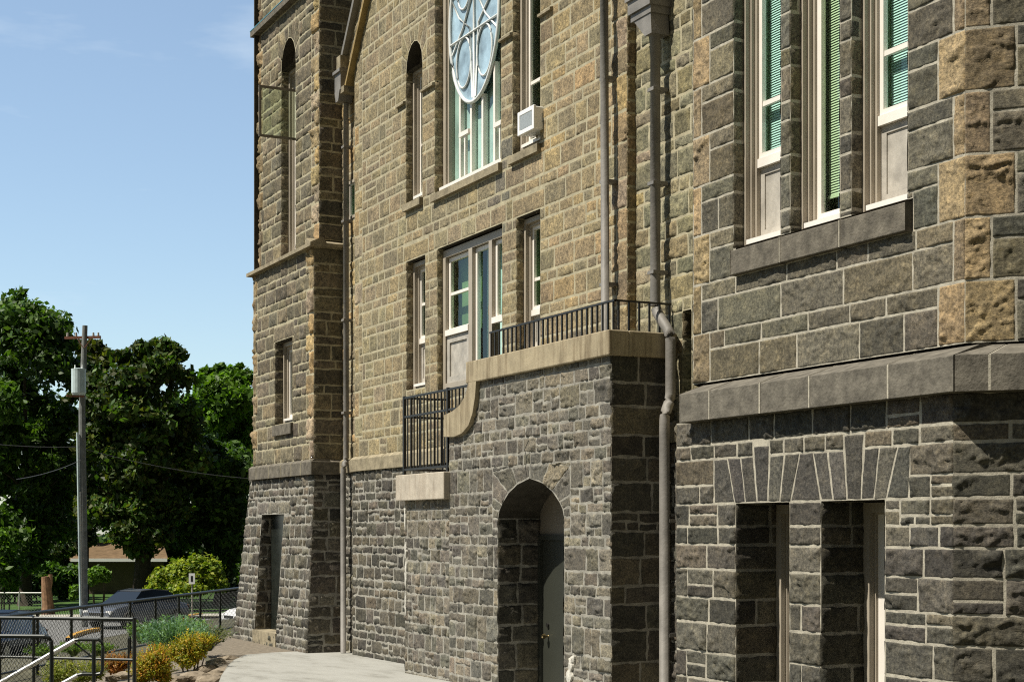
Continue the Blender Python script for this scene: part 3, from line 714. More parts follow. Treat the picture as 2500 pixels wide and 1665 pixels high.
# ================================================================== PORCH with balcony
pts8 = [(1157, 450), (1150, 390), (1120, 320), (1070, 265), (1000, 215), (930, 187), (850, 220), (790, 270), (742, 340), (715, 420)]
arcP = [at(960+x/2.776, 1100+y/2.776, XP) for x, y in pts8]
ps0, ps1 = sY(1377, XP), sY(1216, XP)
spr = min(arcP[0][1], arcP[-1][1]); arcP[0] = (ps0, spr); arcP[-1] = (ps1, spr)
mid = len(arcP)//2; za = arcP[5][1]
half = [(0, 0), (.02, .19), (.065, .37), (.17, .645), (.31, .86), (.5, 1.0)]
arcP = [(ps0+(ps1-ps0)*f, spr+(za-spr)*h) for f, h in half]+[(ps1-(ps1-ps0)*f, spr+(za-spr)*h) for f, h in reversed(half[:-1])]
zpt = ZC+1.82; zpp = ZC+2.085; ZL = ZC+.75; zsb = ZC+.40
y_land = 20.12; y_seam = 18.62; y_pl = 17.75
w = Wall(joint=.014, cell=.018, relief=.010, rough=.026, cols=PRC, mortar='mortar_grey', stone='stone', jit=.007, edge=.012)
XF(w, XP)
bxp = (ps0-.15, ps1+.15, spr, za+.15)
w.arch(arcP, bxp)
def wing(s):            # underside of the curved parapet wing
    if s < 18.0: return zpt
    return zpt-(.60)*min(1, ((s-18.0)/.6))**1.6
rowsP = rows_from(-.7, zpt+.02, [.22, .13, .18, .25, .15], .22)
w.fill(YR, y_seam, rowsP, [(ps0, ps1, -.7, spr), bxp, (18.15, y_seam, ZC+1.2, 9)], lens=(.13, .38), split=.32, tmax=wing)
w.fill(y_seam, y_land, rows_from(-.7, zsb+.03, [.2, .14, .17], .2), [], lens=(.12, .32), split=.25, k=1.2)
YF(w, YR); w.fill(XP, B+.02, rows_from(-.7, zpt+.02, [.27, .22, .30], .15), [], lens=(.25, .5), split=.12, k=.6, colf=lambda s, t: random.choice(DRK))
w.face((0, y_land, 0), (1, 0, 0), (0, 0, 1), (0, 1, 0)); w.fill(XP, B, rows_from(-.7, zsb+.03, [.2, .14, .17], .2), [], lens=(.2, .4))
w.build('porch_wall', CH)
XD = XP+.56
def smear(px, py, w_, h_, seed, X=None):
    y, z = at(px, py, XP-.0); r = random.Random(seed); b = MB(); n = 22
    pts = [(y+w_*(.5+.5*r.random())*math.cos(2*math.pi*k/n), z+h_*(.5+.5*r.random())*math.sin(2*math.pi*k/n)) for k in range(n)]
    c = (XP-.030, y, z); b.v = [c]+[(XP-.024, p[0], p[1]) for p in pts]+[(XP-.0, p[0]+(p[0]-y)*.15, p[1]+(p[1]-z)*.15) for p in pts]
    for k in range(n): q = (k+1) % n; b.f += [(0, 1+k, 1+q), (1+k, 1+n+k, 1+n+q, 1+q)]
    b.build('lime_smear', M['lime'], CH)
for i, (px, py, w_, h_) in enumerate([(992, 1262, .03, .20), (993, 1345, .035, .16), (994, 1400, .045, .22), (993, 1470, .03, .20), (1396, 1622, .05, .10), (1393, 1650, .07, .09), (1404, 1605, .02, .06)]): smear(px, py, w_, h_, i)
for Y, sg in ((ps1, -1), (ps0, 1)):
    w = Wall(joint=.016, cell=.025, relief=.018, rough=.026, cols=DRK, mortar='mortar_grey', stone='stone', jit=.008)
    w.face((0, Y, 0), (1, 0, 0), (0, 0, 1), (0, sg, 0)); w.fill(XP, XD, rows_from(-.7, spr, [.24, .3, .2], .15), [], lens=(.2, .4)); w.build('doorway_reveal', CH)
b = MB()
for p, q in zip(arcP[:-1], arcP[1:]):
    for k in range(4):
        xa, xb = XP+.56*k/4, XP+.56*(k+1)/4; j = .02*random.uniform(-1, 1)
        b.quad((xa, p[0], p[1]), (xb, p[0], p[1]), (xb, q[0], q[1]), (xa, q[0], q[1]))
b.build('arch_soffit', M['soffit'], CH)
zd = at(1345, 1318, XD)[1]; z0d = zd-2.1
b = MB(); b.box(XD-.03, XD+.06, ps0-.02, ps1, zd, zd+.06); b.box(XD-.03, XD+.06, ps1-.07, ps1, z0d, zd); b.box(XD-.03, XD+.06, ps0, ps0+.07, z0d, zd)
fr = b.build('door_frame', M['door'], CH)
b = MB(); b.box(XD+.01, XD+.05, ps0+.07, ps1-.07, z0d, zd-.002); dr = b.build('door', M['door'], CH)
yk = sY(1337, XD)
b = MB(); b.tube([(XD+.01, yk, at(1336, 1552, XD)[1]), (XD-.03, yk, at(1336, 1552, XD)[1])], .014, 10); b.tube([(XD-.03, yk, at(1336, 1552, XD)[1]), (XD-.045, yk, at(1336, 1552, XD)[1]), (XD-.07, yk, at(1336, 1552, XD)[1])], [.02, .034, .022], 12); b.build('knob', M['brass'], dr, smooth=True)
b = MB(); b.tube([(XD+.01, yk, at(1336, 1525, XD)[1]), (XD-.012, yk, at(1336, 1525, XD)[1])], .026, 12); b.build('deadbolt', M['iron'], dr)
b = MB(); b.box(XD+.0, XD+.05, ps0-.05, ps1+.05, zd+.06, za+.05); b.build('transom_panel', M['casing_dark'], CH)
# thin dark tube added to draw the crack above the arch apex
b = MB(); yk2 = (ps0+ps1)/2
b.tube([(XP-.035, yk2+.0, za+.02), (XP-.04, yk2+.03, za+.12), (XP-.04, yk2-.01, za+.22), (XP-.045, yk2+.04, za+.33), (XP-.04, yk2-.05, za+.43)], .004, 5); b.build('cable_stub', M['iron'], CH)
# parapet, wing, slab
XQ = XP-.06
b = MB(); b.box(XQ, XQ+.24, YR-.06, 17.98, zpt, zpp); b.box(XQ+.241, B, YR-.06, YR+.18, zpt, zpp)
b.build('parapet', M['concrete'], CH, bevel=.012)
def X7(x, y): return at(960+x/2.24, 500+y/2.24, XQ)
up_ = [X7(412, 855), X7(412, 930), X7(408, 985), X7(392, 1045), X7(360, 1098), X7(320, 1130), X7(276, 1150)]
lo_ = [X7(274, 1268), X7(330, 1268), X7(375, 1248), X7(410, 1205), X7(432, 1140), X7(446, 1050), X7(452, 958)]
b = MB(); outl = [(p[0], p[1]) for p in up_+lo_]; outl[0] = (17.985, zpp); outl[1] = (17.985+.02, outl[1][1]); outl.append((17.74, zpt))
outl = [(17.985, zpp)]+[p for p in outl[2:-1]]+[(17.74, zpt-.002), (17.74, zpp)]
n = len(outl); b.v = [(XQ+.002, p[0], p[1]) for p in outl]+[(XQ+.238, p[0], p[1]) for p in outl]
b.f = [tuple(range(n)), tuple(reversed(range(n, 2*n)))]+[(k, (k+1) % n, n+(k+1) % n, n+k) for k in range(n)]
b.build('parapet_wing', M['concrete'], CH)
b = MB(); b.box(XP-.09, B-.02, y_seam-.02, 20.25, zsb, ZL); b.build('landing_slab', M['slab'], CH, bevel=.01)
b = MB(); b.box(XP+.2, B-.02, YR+.15, 17.9, zpt-.12, zpt+.02)
for k in range(4): b.box(XP+.25, B-.02, 17.9+k*.2, 17.9+(k+1)*.2-.002, ZL, zpt-.05-(k+1)*.2)
b.build('balcony_floor', M['slab'], CH)
b = MB(); b.box(XP+.05, B-.05, YR+.05, ps0-.3, -.7, zpt-.01); b.box(XP+.05, B-.05, ps1+.3, y_seam, -.7, ZC+1.1); b.box(XP+.05, B-.05, y_seam, y_land-.05, -.7, zsb)
b.box(XP+.1, B-.05, ps0-.28, ps1+.28, za+.1, zpt-.12); b.box(XP+.1, B-.05, ps1+.3, 18.1, ZC+1.1, zpt-.1)
b.build('porch_core', M['soffit'], CH)
# balcony railing (low) and landing railing (full height)
XR = XP+.06; zr1 = zpp+.33
b = MB(); b.box(XR-.016, XR+.016, YR+.02, sY(1197, XR), zr1-.02, zr1); b.box(XR, B-.02, YR+.02, YR+.05, zr1-.02, zr1)
y = YR+.05; n = int((sY(1197, XR)-y)/.115)
for k in range(n+1): b.box(XR-.009, XR+.009, y+k*.1155, y+k*.1155+.018, zpp, zr1-.02)
for k in range(6): b.box(XR+.04+k*.125, XR+.058+k*.125, YR+.026, YR+.044, zpp, zr1-.02)
b.build('balcony_railing', M['iron'], CH)
XR = XP+.01; zt_ = ZL+1.06; y0 = 20.17; y1 = 18.05
b = MB()
for z in (zt_, ZL+.80, ZL+.08): b.box(XR-.014, XR+.014, 18.62 if z < ZL+.5 else 18.0, y0, z-.02, z+.008)
for z in (zt_, ZL+.80, ZL+.08): b.box(XR+.02, B-.1, y0-.016, y0+.012, z-.02, z+.008)
for k in range(19):
    y = y0-.115*k
    if y > 18.0: b.box(XR-.008, XR+.008, y-.008, y+.008, ZL+.06, zt_)
for y in (y0, 18.68): b.box(XR-.02, XR+.02, y-.02, y+.02, ZL, zt_+.02)
for k in range(6): b.box(XR+.10+.115*k, XR+.116+.115*k, y0-.010, y0+.006, ZL+.06, zt_)
b.box(B-.13, B-.09, y0-.02, y0+.02, ZL, zt_+.02)
b.build('landing_railing', M['iron'], CH)

# ================================================================== SQUARE TOWER (far left)
yT1 = 28.15
w = Wall(joint=.017, cell=.04, relief=.013, rough=.020, cols=TWR, mortar='mortar_tan', stone='stone_far', jit=.006)
zc1 = ZC+4.66; zc2 = ZC+9.08
# middle stage
XF(w, TM)
tw1 = (sY(714, TM), sY(672, TM), at(690, 1034, TM)[1], at(690, 830, TM)[1])
rowsT = [ZC+1.155]; i = 0
while rowsT[-1] < zc1+.02: rowsT.append(rowsT[-1]+(.262, .138)[i % 2]*random.uniform(.97, 1.03)); i += 1
rowsT[-1] = zc1+.05
def quo(w, y0, dirn, z0, z1, X=None, pal=QYEL, sz=(.2, .34), k=2.4):
    hs = []; z = z0; i = 0
    while z < z1-.1:
        h = min(random.uniform(.28, .40), z1-z); L = sz[i % 2]; a, b = (y0, y0+L) if dirn > 0 else (y0-L, y0)
        w.stone((a, z), (b, z), (b, z+h), (a, z+h), random.choice(pal), k); hs.append((a, b, z, z+h, True)); z += h; i += 1
    return hs
hs = quo(w, YT, 1, ZC+1.155, zc1, sz=(.24, .40))+quo(w, yT1, -1, ZC+1.155, zc1, pal=QTAN, sz=(.16, .26))
w.fill(YT, yT1, rowsT, [tw1, (tw1[0]-.08, tw1[1]+.08, tw1[3], tw1[3]+.26, True)]+hs, lens=(.28, .6))
w.stone((tw1[0]-.08, tw1[3]), (tw1[1]+.08, tw1[3]), (tw1[1]+.08, tw1[3]+.26), (tw1[0]-.08, tw1[3]+.26), TWR[1], .4)
YF(w, YT); w.fill(TM, B+.05, rowsT, [], lens=(.3, .5), k=.5)
# upper stage
XF(w, TU)
rowsU = [zc1+.10]; i = 0
while rowsU[-1] < 14.5: rowsU.append(rowsU[-1]+(.262, .138)[i % 2]*random.uniform(.97, 1.03)); i += 1
tw2 = (sY(722, TU), sY(687, TU), at(700, 628, TU)[1], at(700, 165, TU)[1])
arcT = []; r_ = (tw2[1]-tw2[0])/2; cs = (tw2[0]+tw2[1])/2
for k in range(9): t = math.pi*k/8; arcT.append((cs-r_*math.cos(t), tw2[3]+r_*1.2*math.sin(t)))
bxt = (tw2[0]-.18, tw2[1]+.18, tw2[3], tw2[3]+r_*1.2+.22)
hs = quo(w, YT+.02, 1, zc1+.10, 14, sz=(.24, .40))+quo(w, yT1, -1, zc1+.10, 14, pal=QTAN, sz=(.16, .26))
XF(w, TU); w.arch(arcT, bxt)
w.fill(YT+.02, yT1, rowsU, [tw2, bxt]+hs, lens=(.28, .6))
YF(w, YT+.02); w.fill(TU, B+1.5, rowsU, [], lens=(.3, .6), k=.5)
w.build('tower_wall', CH)
w = Wall(joint=.014, cell=.06, relief=.006, rough=.010, cols=TWR, mortar='mortar_tan', stone='stone_far')
jambs(w, tw1, TM, .30, rowsT, church=CH); jambs(w, tw2, TU, .30, rowsU, church=CH)
b = MB()
for p, q in zip(arcT[:-1], arcT[1:]): b.quad((TU, p[0], p[1]), (TU+.30, p[0], p[1]), (TU+.30, q[0], q[1]), (TU, q[0], q[1]))
b.build('arch_soffit', M['soffit'], CH)
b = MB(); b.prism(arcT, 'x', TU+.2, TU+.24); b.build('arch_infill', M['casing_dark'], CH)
window(TM+.14, tw1[0], tw1[1], tw1[2], tw1[3]-.01, [(.05, .07), (.04, .05)], .05, glass='glass_green', back='curtain_dark', rail=None)
b = MB(); b.prism([(TM-.05, tw1[2]-.20), (TM-.05, tw1[2]-.02), (TM+.28, tw1[2]+.01), (TM+.28, tw1[2]-.2)], 'y', tw1[0]-.04, tw1[1]+.04); b.build('stone_sill', M['dressed'], CH)
twn = window(TU+.13, tw2[0], tw2[1], tw2[2], tw2[3]+.01, [(.05, .06), (.04, .05)], .045, glass='glass_green', back='curtain_dark', rail=at(716, 360, TU+.2)[1])
q = MB(); q.box(TU+.16, TU+.19, tw2[0]+.10, tw2[0]+.28, at(712, 435, TU+.2)[1], at(712, 370, TU+.2)[1]); q.build('white_card', M['sash'], twn)
# open casement swung out square to the wall
yh = tw2[0]+.10; zA = at(716, 344, TU)[1]; zB = at(716, 220, TU)[1]; xo = TU-.62
q = MB(); q.box(xo, TU+.12, yh-.015, yh+.015, zA, zA+.04); q.box(xo, TU+.12, yh-.015, yh+.015, zB-.04, zB); q.box(xo, xo+.04, yh-.015, yh+.015, zA+.04, zB-.04); q.box(TU+.08, TU+.12, yh-.015, yh+.015, zA+.04, zB-.04)
cas = q.build('open_casement', M['casing_dark'], twn); q = MB(); q.quad((xo+.04, yh, zA+.04), (TU+.08, yh, zA+.04), (TU+.08, yh, zB-.04), (xo+.04, yh, zB-.04))
q.build('casement_pane', M['glass_clear'], twn)
# cornices
def wrap(name, Xf, y0, y1, z0, z1, zin, inn, mat, Xb=B+.05):
    b = MB()
    # front run and near return as one ring of four corners
    o = [(Xf, y0), (Xf, y1)]; 
    b.prism([(Xf, z0), (Xf, z1), (Xf+inn, zin), (Xf+inn+.1, z0)], 'y', y0, y1)
    b.prism([(y0-.003, z0+.004), (y0-.003, z1-.003), (y0+inn, zin-.004), (y0+inn+.1, z0+.004)], 'x', Xf+.004, Xb)
    return b.build(name, mat, CH)
wrap('tower_cornice', TM-.10, YT-.10, yT1+.12, zc1-.03, zc1+.03, zc1+.13, .22, M['dressed_tan'])
wrap('tower_cornice', TU-.12, YT-.10, yT1+.14, zc2-.05, zc2+.05, zc2+.14, .22, M['dressed'])
b = MB(); b.box(TU-.125, TU-.10, YT-.1, yT1+.15, zc2+.052, zc2+.066); b.build('flashing', M['copper'], CH)
jointed_course('base_course', TM-.07, YT-.07, yT1+.07, ZB-.02, ZC+1.12, ZC+1.165, TM-.005, M['dressed'], (.5, .8), 'mortar_tan')
b = MB(); b.prism([(YT-.07, ZB-.02), (YT-.07, ZC+1.12), (YT-.005, ZC+1.165), (YT+.1, ZB-.02)], 'x', TM-.066, B); b.build('base_course', M['dressed'], CH)
# battered base
zb0 = -.15; k_ = .20/(ZB-0.0)        # runs out towards the ground
w = Wall(joint=.022, cell=.045, relief=.02, rough=.034, cols=DRK+PRC[:2], mortar='mortar_grey', stone='stone_far', jit=.010)
w.face((TM-.20, 0, 0), (0, 1, 0), (k_, 0, 1), (-1, 0, 0))
yBn = lambda z: (YT-.22)+.20*z/ZB; yBf = lambda z: (yT1+.62)-.45*z/ZB
tb = (sY(690, 8.4), sY(636, 8.4), at(650, 1541, 8.3)[1], at(677, 1255, 8.4)[1])
hs = [(tb[0], tb[1], tb[2], tb[3]), (tb[0]-.3, tb[1]+.3, tb[3], tb[3]+.22, True)]
for kk in range(3):
    x0 = tb[0]-.3+kk*(tb[1]-tb[0]+.6)/3; x1 = x0+(tb[1]-tb[0]+.6)/3; w.stone((x0, tb[3]), (x1, tb[3]), (x1, tb[3]+.22), (x0, tb[3]+.22), PRC[1], .6)
w.fill(YT-.22, yT1+.7, rows_from(zb0, ZB+.0, [.2, .14, .17], .2), hs, lens=(.14, .36), split=.25, smin=yBn, smax=yBf)
w.face((0, YT-.22, 0), (1, 0, 0), (0, .20/ZB, 1), (0, -1, 0))
w.fill(TM-.20, B, rows_from(zb0, ZB, [.24, .19, .28], .2), [], lens=(.2, .4), split=.2, k=.6, smin=lambda z: TM-.2+k_*z)
w.face((TM-.20, 0, 0), (1, 0, 0), (0, 0, 1), (0, -1, 0))
YF(w, tb[1]); w.O = np.array([0, tb[1], 0.]); w.fill(TM-.19, TM+.35, rows_from(tb[2], tb[3], [.24, .19], .2), [], lens=(.2, .3), k=1.0, smin=lambda z: TM-.19+k_*z)
w.build('rubble_base_wall', CH)
b = MB(); b.box(TM+.12, TM+.16, tb[0], tb[1], tb[2], tb[3]); 
pn = b.build('window', M['dark_pane'], CH); b = MB(); b.box(TM+.06, TM+.12, tb[0]+.12, tb[0]+.155, tb[2], tb[3]); b.build('frame', M['casing'], pn)
b = MB(); b.box(TM+.0, TM+.4, tb[0]-.02, tb[1]+.02, tb[3]+.001, tb[3]+.02); b.build('reveal', M['soffit'], CH)
b = MB(); b.box(TM-.21, TM+.3, tb[0]-.03, tb[1]+.03, -.05, tb[2]); b.build('stone_sill', M['dressed_tan'], CH)

# ---- building volumes behind the faces, roofs
b = MB(); b.box(TM+.36, 12.4, YT+.3, yT1-.05, -.6, 14.6); b.box(TM+.01, 12.4, yT1-.04, yT1-.0, -.6, 14.6); b.build('tower_core', M['soffit'], CH)
b = MB(); b.prism([(YT-.3, 14.6), (yT1+.3, 14.6), ((YT+yT1)/2, 19)], 'x', TM-.3, 12.6); b.build('tower_roof', M['roofmetal'], CH)
b = MB(); b.box(B+.42, 18, 13.0, YT+.4, -.6, 9.3); b.prism([(13.6, 9.3), (24.3, 9.3), (24.3, 9.5), (20.0, 15.2), (19.3, 15.2), (13.6, 7.8)], 'x', A+.45, 18); b.build('nave_core', M['soffit'], CH)
b = MB(); b.prism([(C1+.45, yc1+.25), (C1+.45, yl1-.15), (C1+1.9, yl1+1.4), (C1+6, yl1+1.4), (C1+6, yc1-1.8), (C1+2.0, yc1-1.35)], 'z', -.6, 9.4); b.build('corner_tower_core', M['soffit'], CH)
b = MB(); b.prism([(C1-.1, yc1), (C1-.1, yl1), (C1+1.6, yl1+1.6), (C1+6, yl1+1.6), (C1+6, yc1-2), (C1+2.0, yc1-2.1)], 'z', 9.4, 9.7); b.build('roof', M['roofmetal'], CH)

# ---- downspouts
def spout(path, r=.045):
    P = [Vector(p) for p in path]; out = [P[0]]          # round the bends
    for a, c, d in zip(P[:-2], P[1:-1], P[2:]):
        for t in (0, .25, .5, .75, 1):
            e = min(.09, (c-a).length*.45, (d-c).length*.45); p0 = c+(a-c).normalized()*e; p2 = c+(d-c).normalized()*e
            out.append(p0*(1-t)**2+c*2*t*(1-t)+p2*t*t)
    out.append(P[-1]); b = MB(); b.tube([tuple(p) for p in out], r*1.12, 12); return b.build('downspout', M['spout'], CH, smooth=True)
def bracket(o, x, y, z): q = MB(); q.box(x-.062, x+.12, y-.062, y+.062, z-.018, z+.018); q.build('bracket', M['spout'], o)
yp = sY(1474, A-.14); s1_ = spout([(A-.14, yp, 9.6), (A-.14, sY(1478, A-.14)-.0, zpp-.2)], .043)
for z in (4.75, 5.9, 7.05, 8.2): bracket(s1_, A-.1, yp, z)
xu = B-.15; yu = sY(1600, xu)
zj1 = at(1600, 770, xu)[1]; zj2 = at(1636, 805, B-.12)[1]; zj3 = at(1636, 975, B-.12)[1]; zj4 = at(1622, 1015, B-.2)[1]
ym = sY(1637, B-.14); yl_ = sY(1622, B-.235)
s2 = spout([(xu, yu, ZC+5.4), (xu, yu, zj1+.06), (B-.14, ym, zj2-.05), (B-.14, ym, zj3), (B-.235, yl_, zj4), (B-.235, yl_, -.6)], .050)
for z in (.9, 2.1, 4.75, 5.7, 6.7): bracket(s2, xu, yu if z > 4.5 else yl_, z)
# moulded leader head and gutter return above it
b = MB()
y0, y1 = 14.50, 14.92
for (zz0, zz1, e) in ((5.28, 5.36, .0), (5.36, 5.50, .03), (5.50, 5.57, .06), (5.57, 5.72, .02), (5.72, 5.95, .08)):
    b.box(B-.25-e*.8, B-.0, y0-e*.6, y1+e*.8, ZC+zz0+.22, ZC+zz1+.22)
b.prism([(y0+.02, ZC+5.50), (y1-.05, ZC+5.50), (yu+.07, ZC+5.28), (yu-.07, ZC+5.28)], 'x', B-.24, B-.02)
b.build('leader_head', M['spout'], s2)
xt = B-.10; yt = sY(845, xt); zt1 = at(845, 1122, xt)[1]; zt2 = at(838, 1142, B-.17)[1]; yt2 = sY(838, B-.17)
s3 = spout([(xt, yt, ZC+6.9), (xt, yt, zt1), (B-.17, yt2, zt2), (B-.17, yt2, .02)], .040)
b = MB(); zh = at(838, 250, xt)[1]; zh2 = at(838, 192, xt)[1]; b.box(B-.25, B, yt-.15, yt+.13, zh+.12, zh2+.02); b.prism([(yt-.13, zh+.12), (yt+.11, zh+.12), (yt+.05, zh-.05), (yt-.06, zh-.05)], 'x', B-.26, B-.02); b.box(B-.28, B, yt-.18, yt+.15, zh2+.02, zh2+.07)
b.build('leader_head', M['spout'], s3)
for z in (1.6, 3.9, 5.4, 7.0, 8.2): bracket(s3, xt, yt, z)

# ---- window air conditioner (rests in the window: a thing of its own)
xa0 = A-.14; yA0 = sY(1302, xa0); yA1 = sY(1264, xa0); zA0 = at(1283, 322, xa0)[1]; zA1 = at(1283, 268, xa0)[1]
ac = empty('air_conditioner', (xa0, (yA0+yA1)/2, zA0), 'white window air conditioner jutting from the tall window beside the traceried one', 'air conditioner')
b = MB(); hw = (yA1-yA0)/2; hh = zA1-zA0; b.box(.012, .42, -hw, hw, 0, hh); b.build('case', M['white'], ac, bevel=.012)
b = MB(); frame_box(b, 0, .03, -hw-.01, hw+.01, -.01, hh+.01, .055); b.build('front_frame', M['white'], ac, bevel=.006)
b = MB()
for k in range(14):
    z = .05+k*(hh-.1)/14; b.box(.004, .014, -hw+.055, hw-.055, z, z+.012)
b.build('grille', M['grille'], ac)
b = MB()
for k in range(9): b.box(.12+k*.03, .13+k*.03, -hw-.004, -hw+.01, .08, hh-.08)
b.build('side_louvre', M['grille'], ac)
b = MB(); b.tube([(.2, -.12, -.02), (.22, -.12, -.12)], .03, 8); b.tube([(.2, .1, -.0), (.3, .1, -.2)], .015, 6); b.build('support', M['casing'], ac)

# ================================================================== GROUND
P0 = (3.96, 27.8); NR = (-.836, .549); DR = (.549, .836)
def sm(a, b, x): t = np.clip((x-a)/(b-a), 0, 1); return t*t*(3-2*t)
def gz(x, y):
    w = (x-P0[0])*NR[0]+(y-P0[1])*NR[1]
    return -.02-.52*sm(-6, -.3, w)-1.28*sm(0, 11, w)
GX = np.unique(np.concatenate([np.linspace(-900, -60, 15), np.linspace(-60, -6, 28), np.linspace(-6, 30, 91), np.linspace(30, 90, 25), np.linspace(90, 900, 15)]))
GY = np.unique(np.concatenate([np.linspace(-200, -5, 10), np.linspace(-5, 60, 163), np.linspace(60, 150, 40), np.linspace(150, 1500, 20)]))
gx, gy = np.meshgrid(GX, GY); gzv = gz(gx, gy)+.03*fbm(gx*.6, gy*.6, 2)-.03
V = np.stack([gx, gy, gzv], -1).reshape(-1, 3); R, K = gx.shape; idx = np.arange(R*K).reshape(R, K)
Q = np.stack([idx[:-1, :-1], idx[:-1, 1:], idx[1:, 1:], idx[1:, :-1]], -1).reshape(-1, 4)
o = make('ground', V, Q, M['ground'], smooth=True); tag(o, kind='structure')
def sheet(name, pts, zf, mat, th=.0):
    b = MB(); b.poly([(x, y, zf(x, y) if callable(zf) else zf) for x, y in pts]); o = b.build(name, mat); return tag(o, kind='structure')
g = gnd
pl = [g(505, 1760), g(541, 1665), g(556, 1634), g(572, 1613), g(600, 1599), g(660, 1594), g(745, 1590)]
def zpath(x, y): return .012+.085*float(1-sm(20.5, 24.6, np.array(y)))
b = MB(); top = [(x, y, zpath(x, y)) for x, y in pl]+[(B+.1, YT-.1, .012), (B+.1, 20.5, zpath(0, 20.5)), (B+.1, 14.2, zpath(0, 8)), (5.6, 14.2, zpath(0, 8))]
b.poly(top); n = len(top)
for k in range(n-1): b.quad(top[k], top[k+1], (top[k+1][0], top[k+1][1], top[k+1][2]-.14), (top[k][0], top[k][1], top[k][2]-.14))
tag(b.build('path', M['pathc']), kind='structure')
so = [g(556, 1634), g(572, 1613), g(600, 1599), g(660, 1594), g(745, 1590)]
sheet('gravel_strip', [(x, y) for x, y in so]+[(TM, YT-.2), (TM-.1, 29.3), g(560, 1545), g(520, 1556), g(505, 1600), g(530, 1625)], .004, M['soil'])
sheet('planting_bed', [g(541, 1665), g(556, 1634), g(530, 1612), g(505, 1590), g(495, 1560), g(420, 1556), g(330, 1570), g(250, 1580), g(100, 1600), g(50, 1700), g(300, 1800), g(500, 1780)],
      lambda x, y: float(gz(np.array(x), np.array(y)))+.03, M['soil'])
Zs = -1.80
def street(pts, z, name, mat): return sheet(name, pts, z, mat)
street([far(-250, 48), far(1000, 48), far(1000, 69), far(-250, 66)], Zs+.03, 'street', M['asphalt'])
street([far(-250, 43), far(900, 43), far(900, 48), far(-250, 48)], Zs+.05, 'sidewalk', M['walk'])
street([far(-250, 66.5), far(1000, 69.5), far(1000, 71.5), far(-250, 68.5)], Zs+.12, 'sidewalk', M['walk'])
street([far(-250, 69), far(1000, 72), far(1000, 135), far(-250, 135)], Zs+.04, 'lawn', M['grass'])
def kerb(px_pts, label):
    pts = [gnd(x, y, Zs+.1) for x, y in px_pts]; b = MB()
    for (a, c) in zip(pts[:-1], pts[1:]):
        d = Vector((c[0]-a[0], c[1]-a[1], 0)).normalized(); n = Vector((-d.y, d.x, 0))*.09
        b.quad((a[0]-n.x, a[1]-n.y, Zs+.17), (c[0]-n.x, c[1]-n.y, Zs+.17), (c[0]+n.x, c[1]+n.y, Zs+.17), (a[0]+n.x, a[1]+n.y, Zs+.17))
        for s in (-1, 1): b.quad((a[0]+s*n.x, a[1]+s*n.y, Zs), (c[0]+s*n.x, c[1]+s*n.y, Zs), (c[0]+s*n.x, c[1]+s*n.y, Zs+.17), (a[0]+s*n.x, a[1]+s*n.y, Zs+.17))
    o = b.build('kerb', M['kerbyellow']); return tag(o, label, 'kerb', 'yellow painted kerbs')
kerb([(166, 1561), (180, 1551), (200, 1544), (222, 1539), (240, 1536)], 'curved yellow painted kerb seen behind the white handrail')
kerb([(441, 1514), (452, 1507), (468, 1503), (490, 1500)], 'short yellow painted kerb near the foot of the white sign')

# ================================================================== FOLIAGE
def leaves(name, cen, rad, n, size, cols, parent=None, asp=.62, shell=.55, up=.3, seed=1, droop=0, gaps=.0, mat='leaf'):
    """many leaf-sized quads spread through ellipsoid clumps"""
    r = np.random.default_rng(seed); cen = np.array(cen, float); rad = np.array(rad, float)
    vol = rad.prod(1)**(2/3); pick = r.choice(len(cen), n, p=vol/vol.sum())
    d = r.normal(size=(n, 3)); d /= np.linalg.norm(d, axis=1)[:, None]
    rr = shell+(1-shell)*r.random(n)**.7; rr *= 1+.16*r.normal(size=n)
    P = cen[pick]+d*rad[pick]*rr[:, None]
    if gaps:
        f = vn(P[:, 0]*1.3/size*.12+9, P[:, 2]*1.3/size*.12)+vn(P[:, 1]*1.3/size*.12, P[:, 2]*1.3/size*.12+40); keep = f > -gaps; P = P[keep]; d = d[keep]; pick = pick[keep]; n = len(P)
    nrm = d*.6+r.normal(size=(n, 3))*.7; nrm[:, 2] += up; nrm /= np.linalg.norm(nrm, axis=1)[:, None]
    t = np.cross(nrm, r.normal(size=(n, 3))); t /= np.linalg.norm(t, axis=1)[:, None]; u = np.cross(nrm, t)
    s = size*(.45+1.1*r.random(n)**1.5)[:, None]; t = t*s; u = u*s*asp
    V = np.stack([P-t, P-u*.9+t*.1, P+t, P+u*.9+t*.1], 1).reshape(-1, 3)
    Q = np.arange(4*n).reshape(-1, 4); C = np.array(cols)[r.choice(len(cols), n)]*(.7+.6*r.random((n, 1)))
    clump = (.75+.5*r.random(len(cen)))[pick][:, None]; C = C*clump
    return make(name, V, Q, M[mat], parent, tone=np.repeat(C, 4, 0))
def crown_blobs(x, y, z0, z1, rx, k, seed, rr=(.22, .36), prof=None):
    r = random.Random(seed); c = []; rd = []
    for i in range(k):
        t = (i+r.random())/k; z = z0+(z1-z0)*t
        w = math.sin(math.pi*min(1, .16+.84*(1-t)**.75)) if prof is None else prof(t)
        a = r.uniform(0, 6.283); q = rx*w*r.uniform(.25, .85)
        R = rx*r.uniform(*rr); c.append((x+q*math.cos(a), y+q*math.sin(a), z)); rd.append((R, R, R*.75))
    return c, rd
DG = [(0.033,0.073,0.011), (0.043,0.094,0.014), (0.069,0.131,0.018), (0.022,0.050,0.009), (0.094,0.175,0.025)]
MG = [(.05,.11,.016), (.07,.14,.02), (.04,.08,.012), (.09,.16,.02)]
OL = [(.085,.10,.018), (.045,.07,.012), (.07,.085,.012), (.035,.055,.010)]
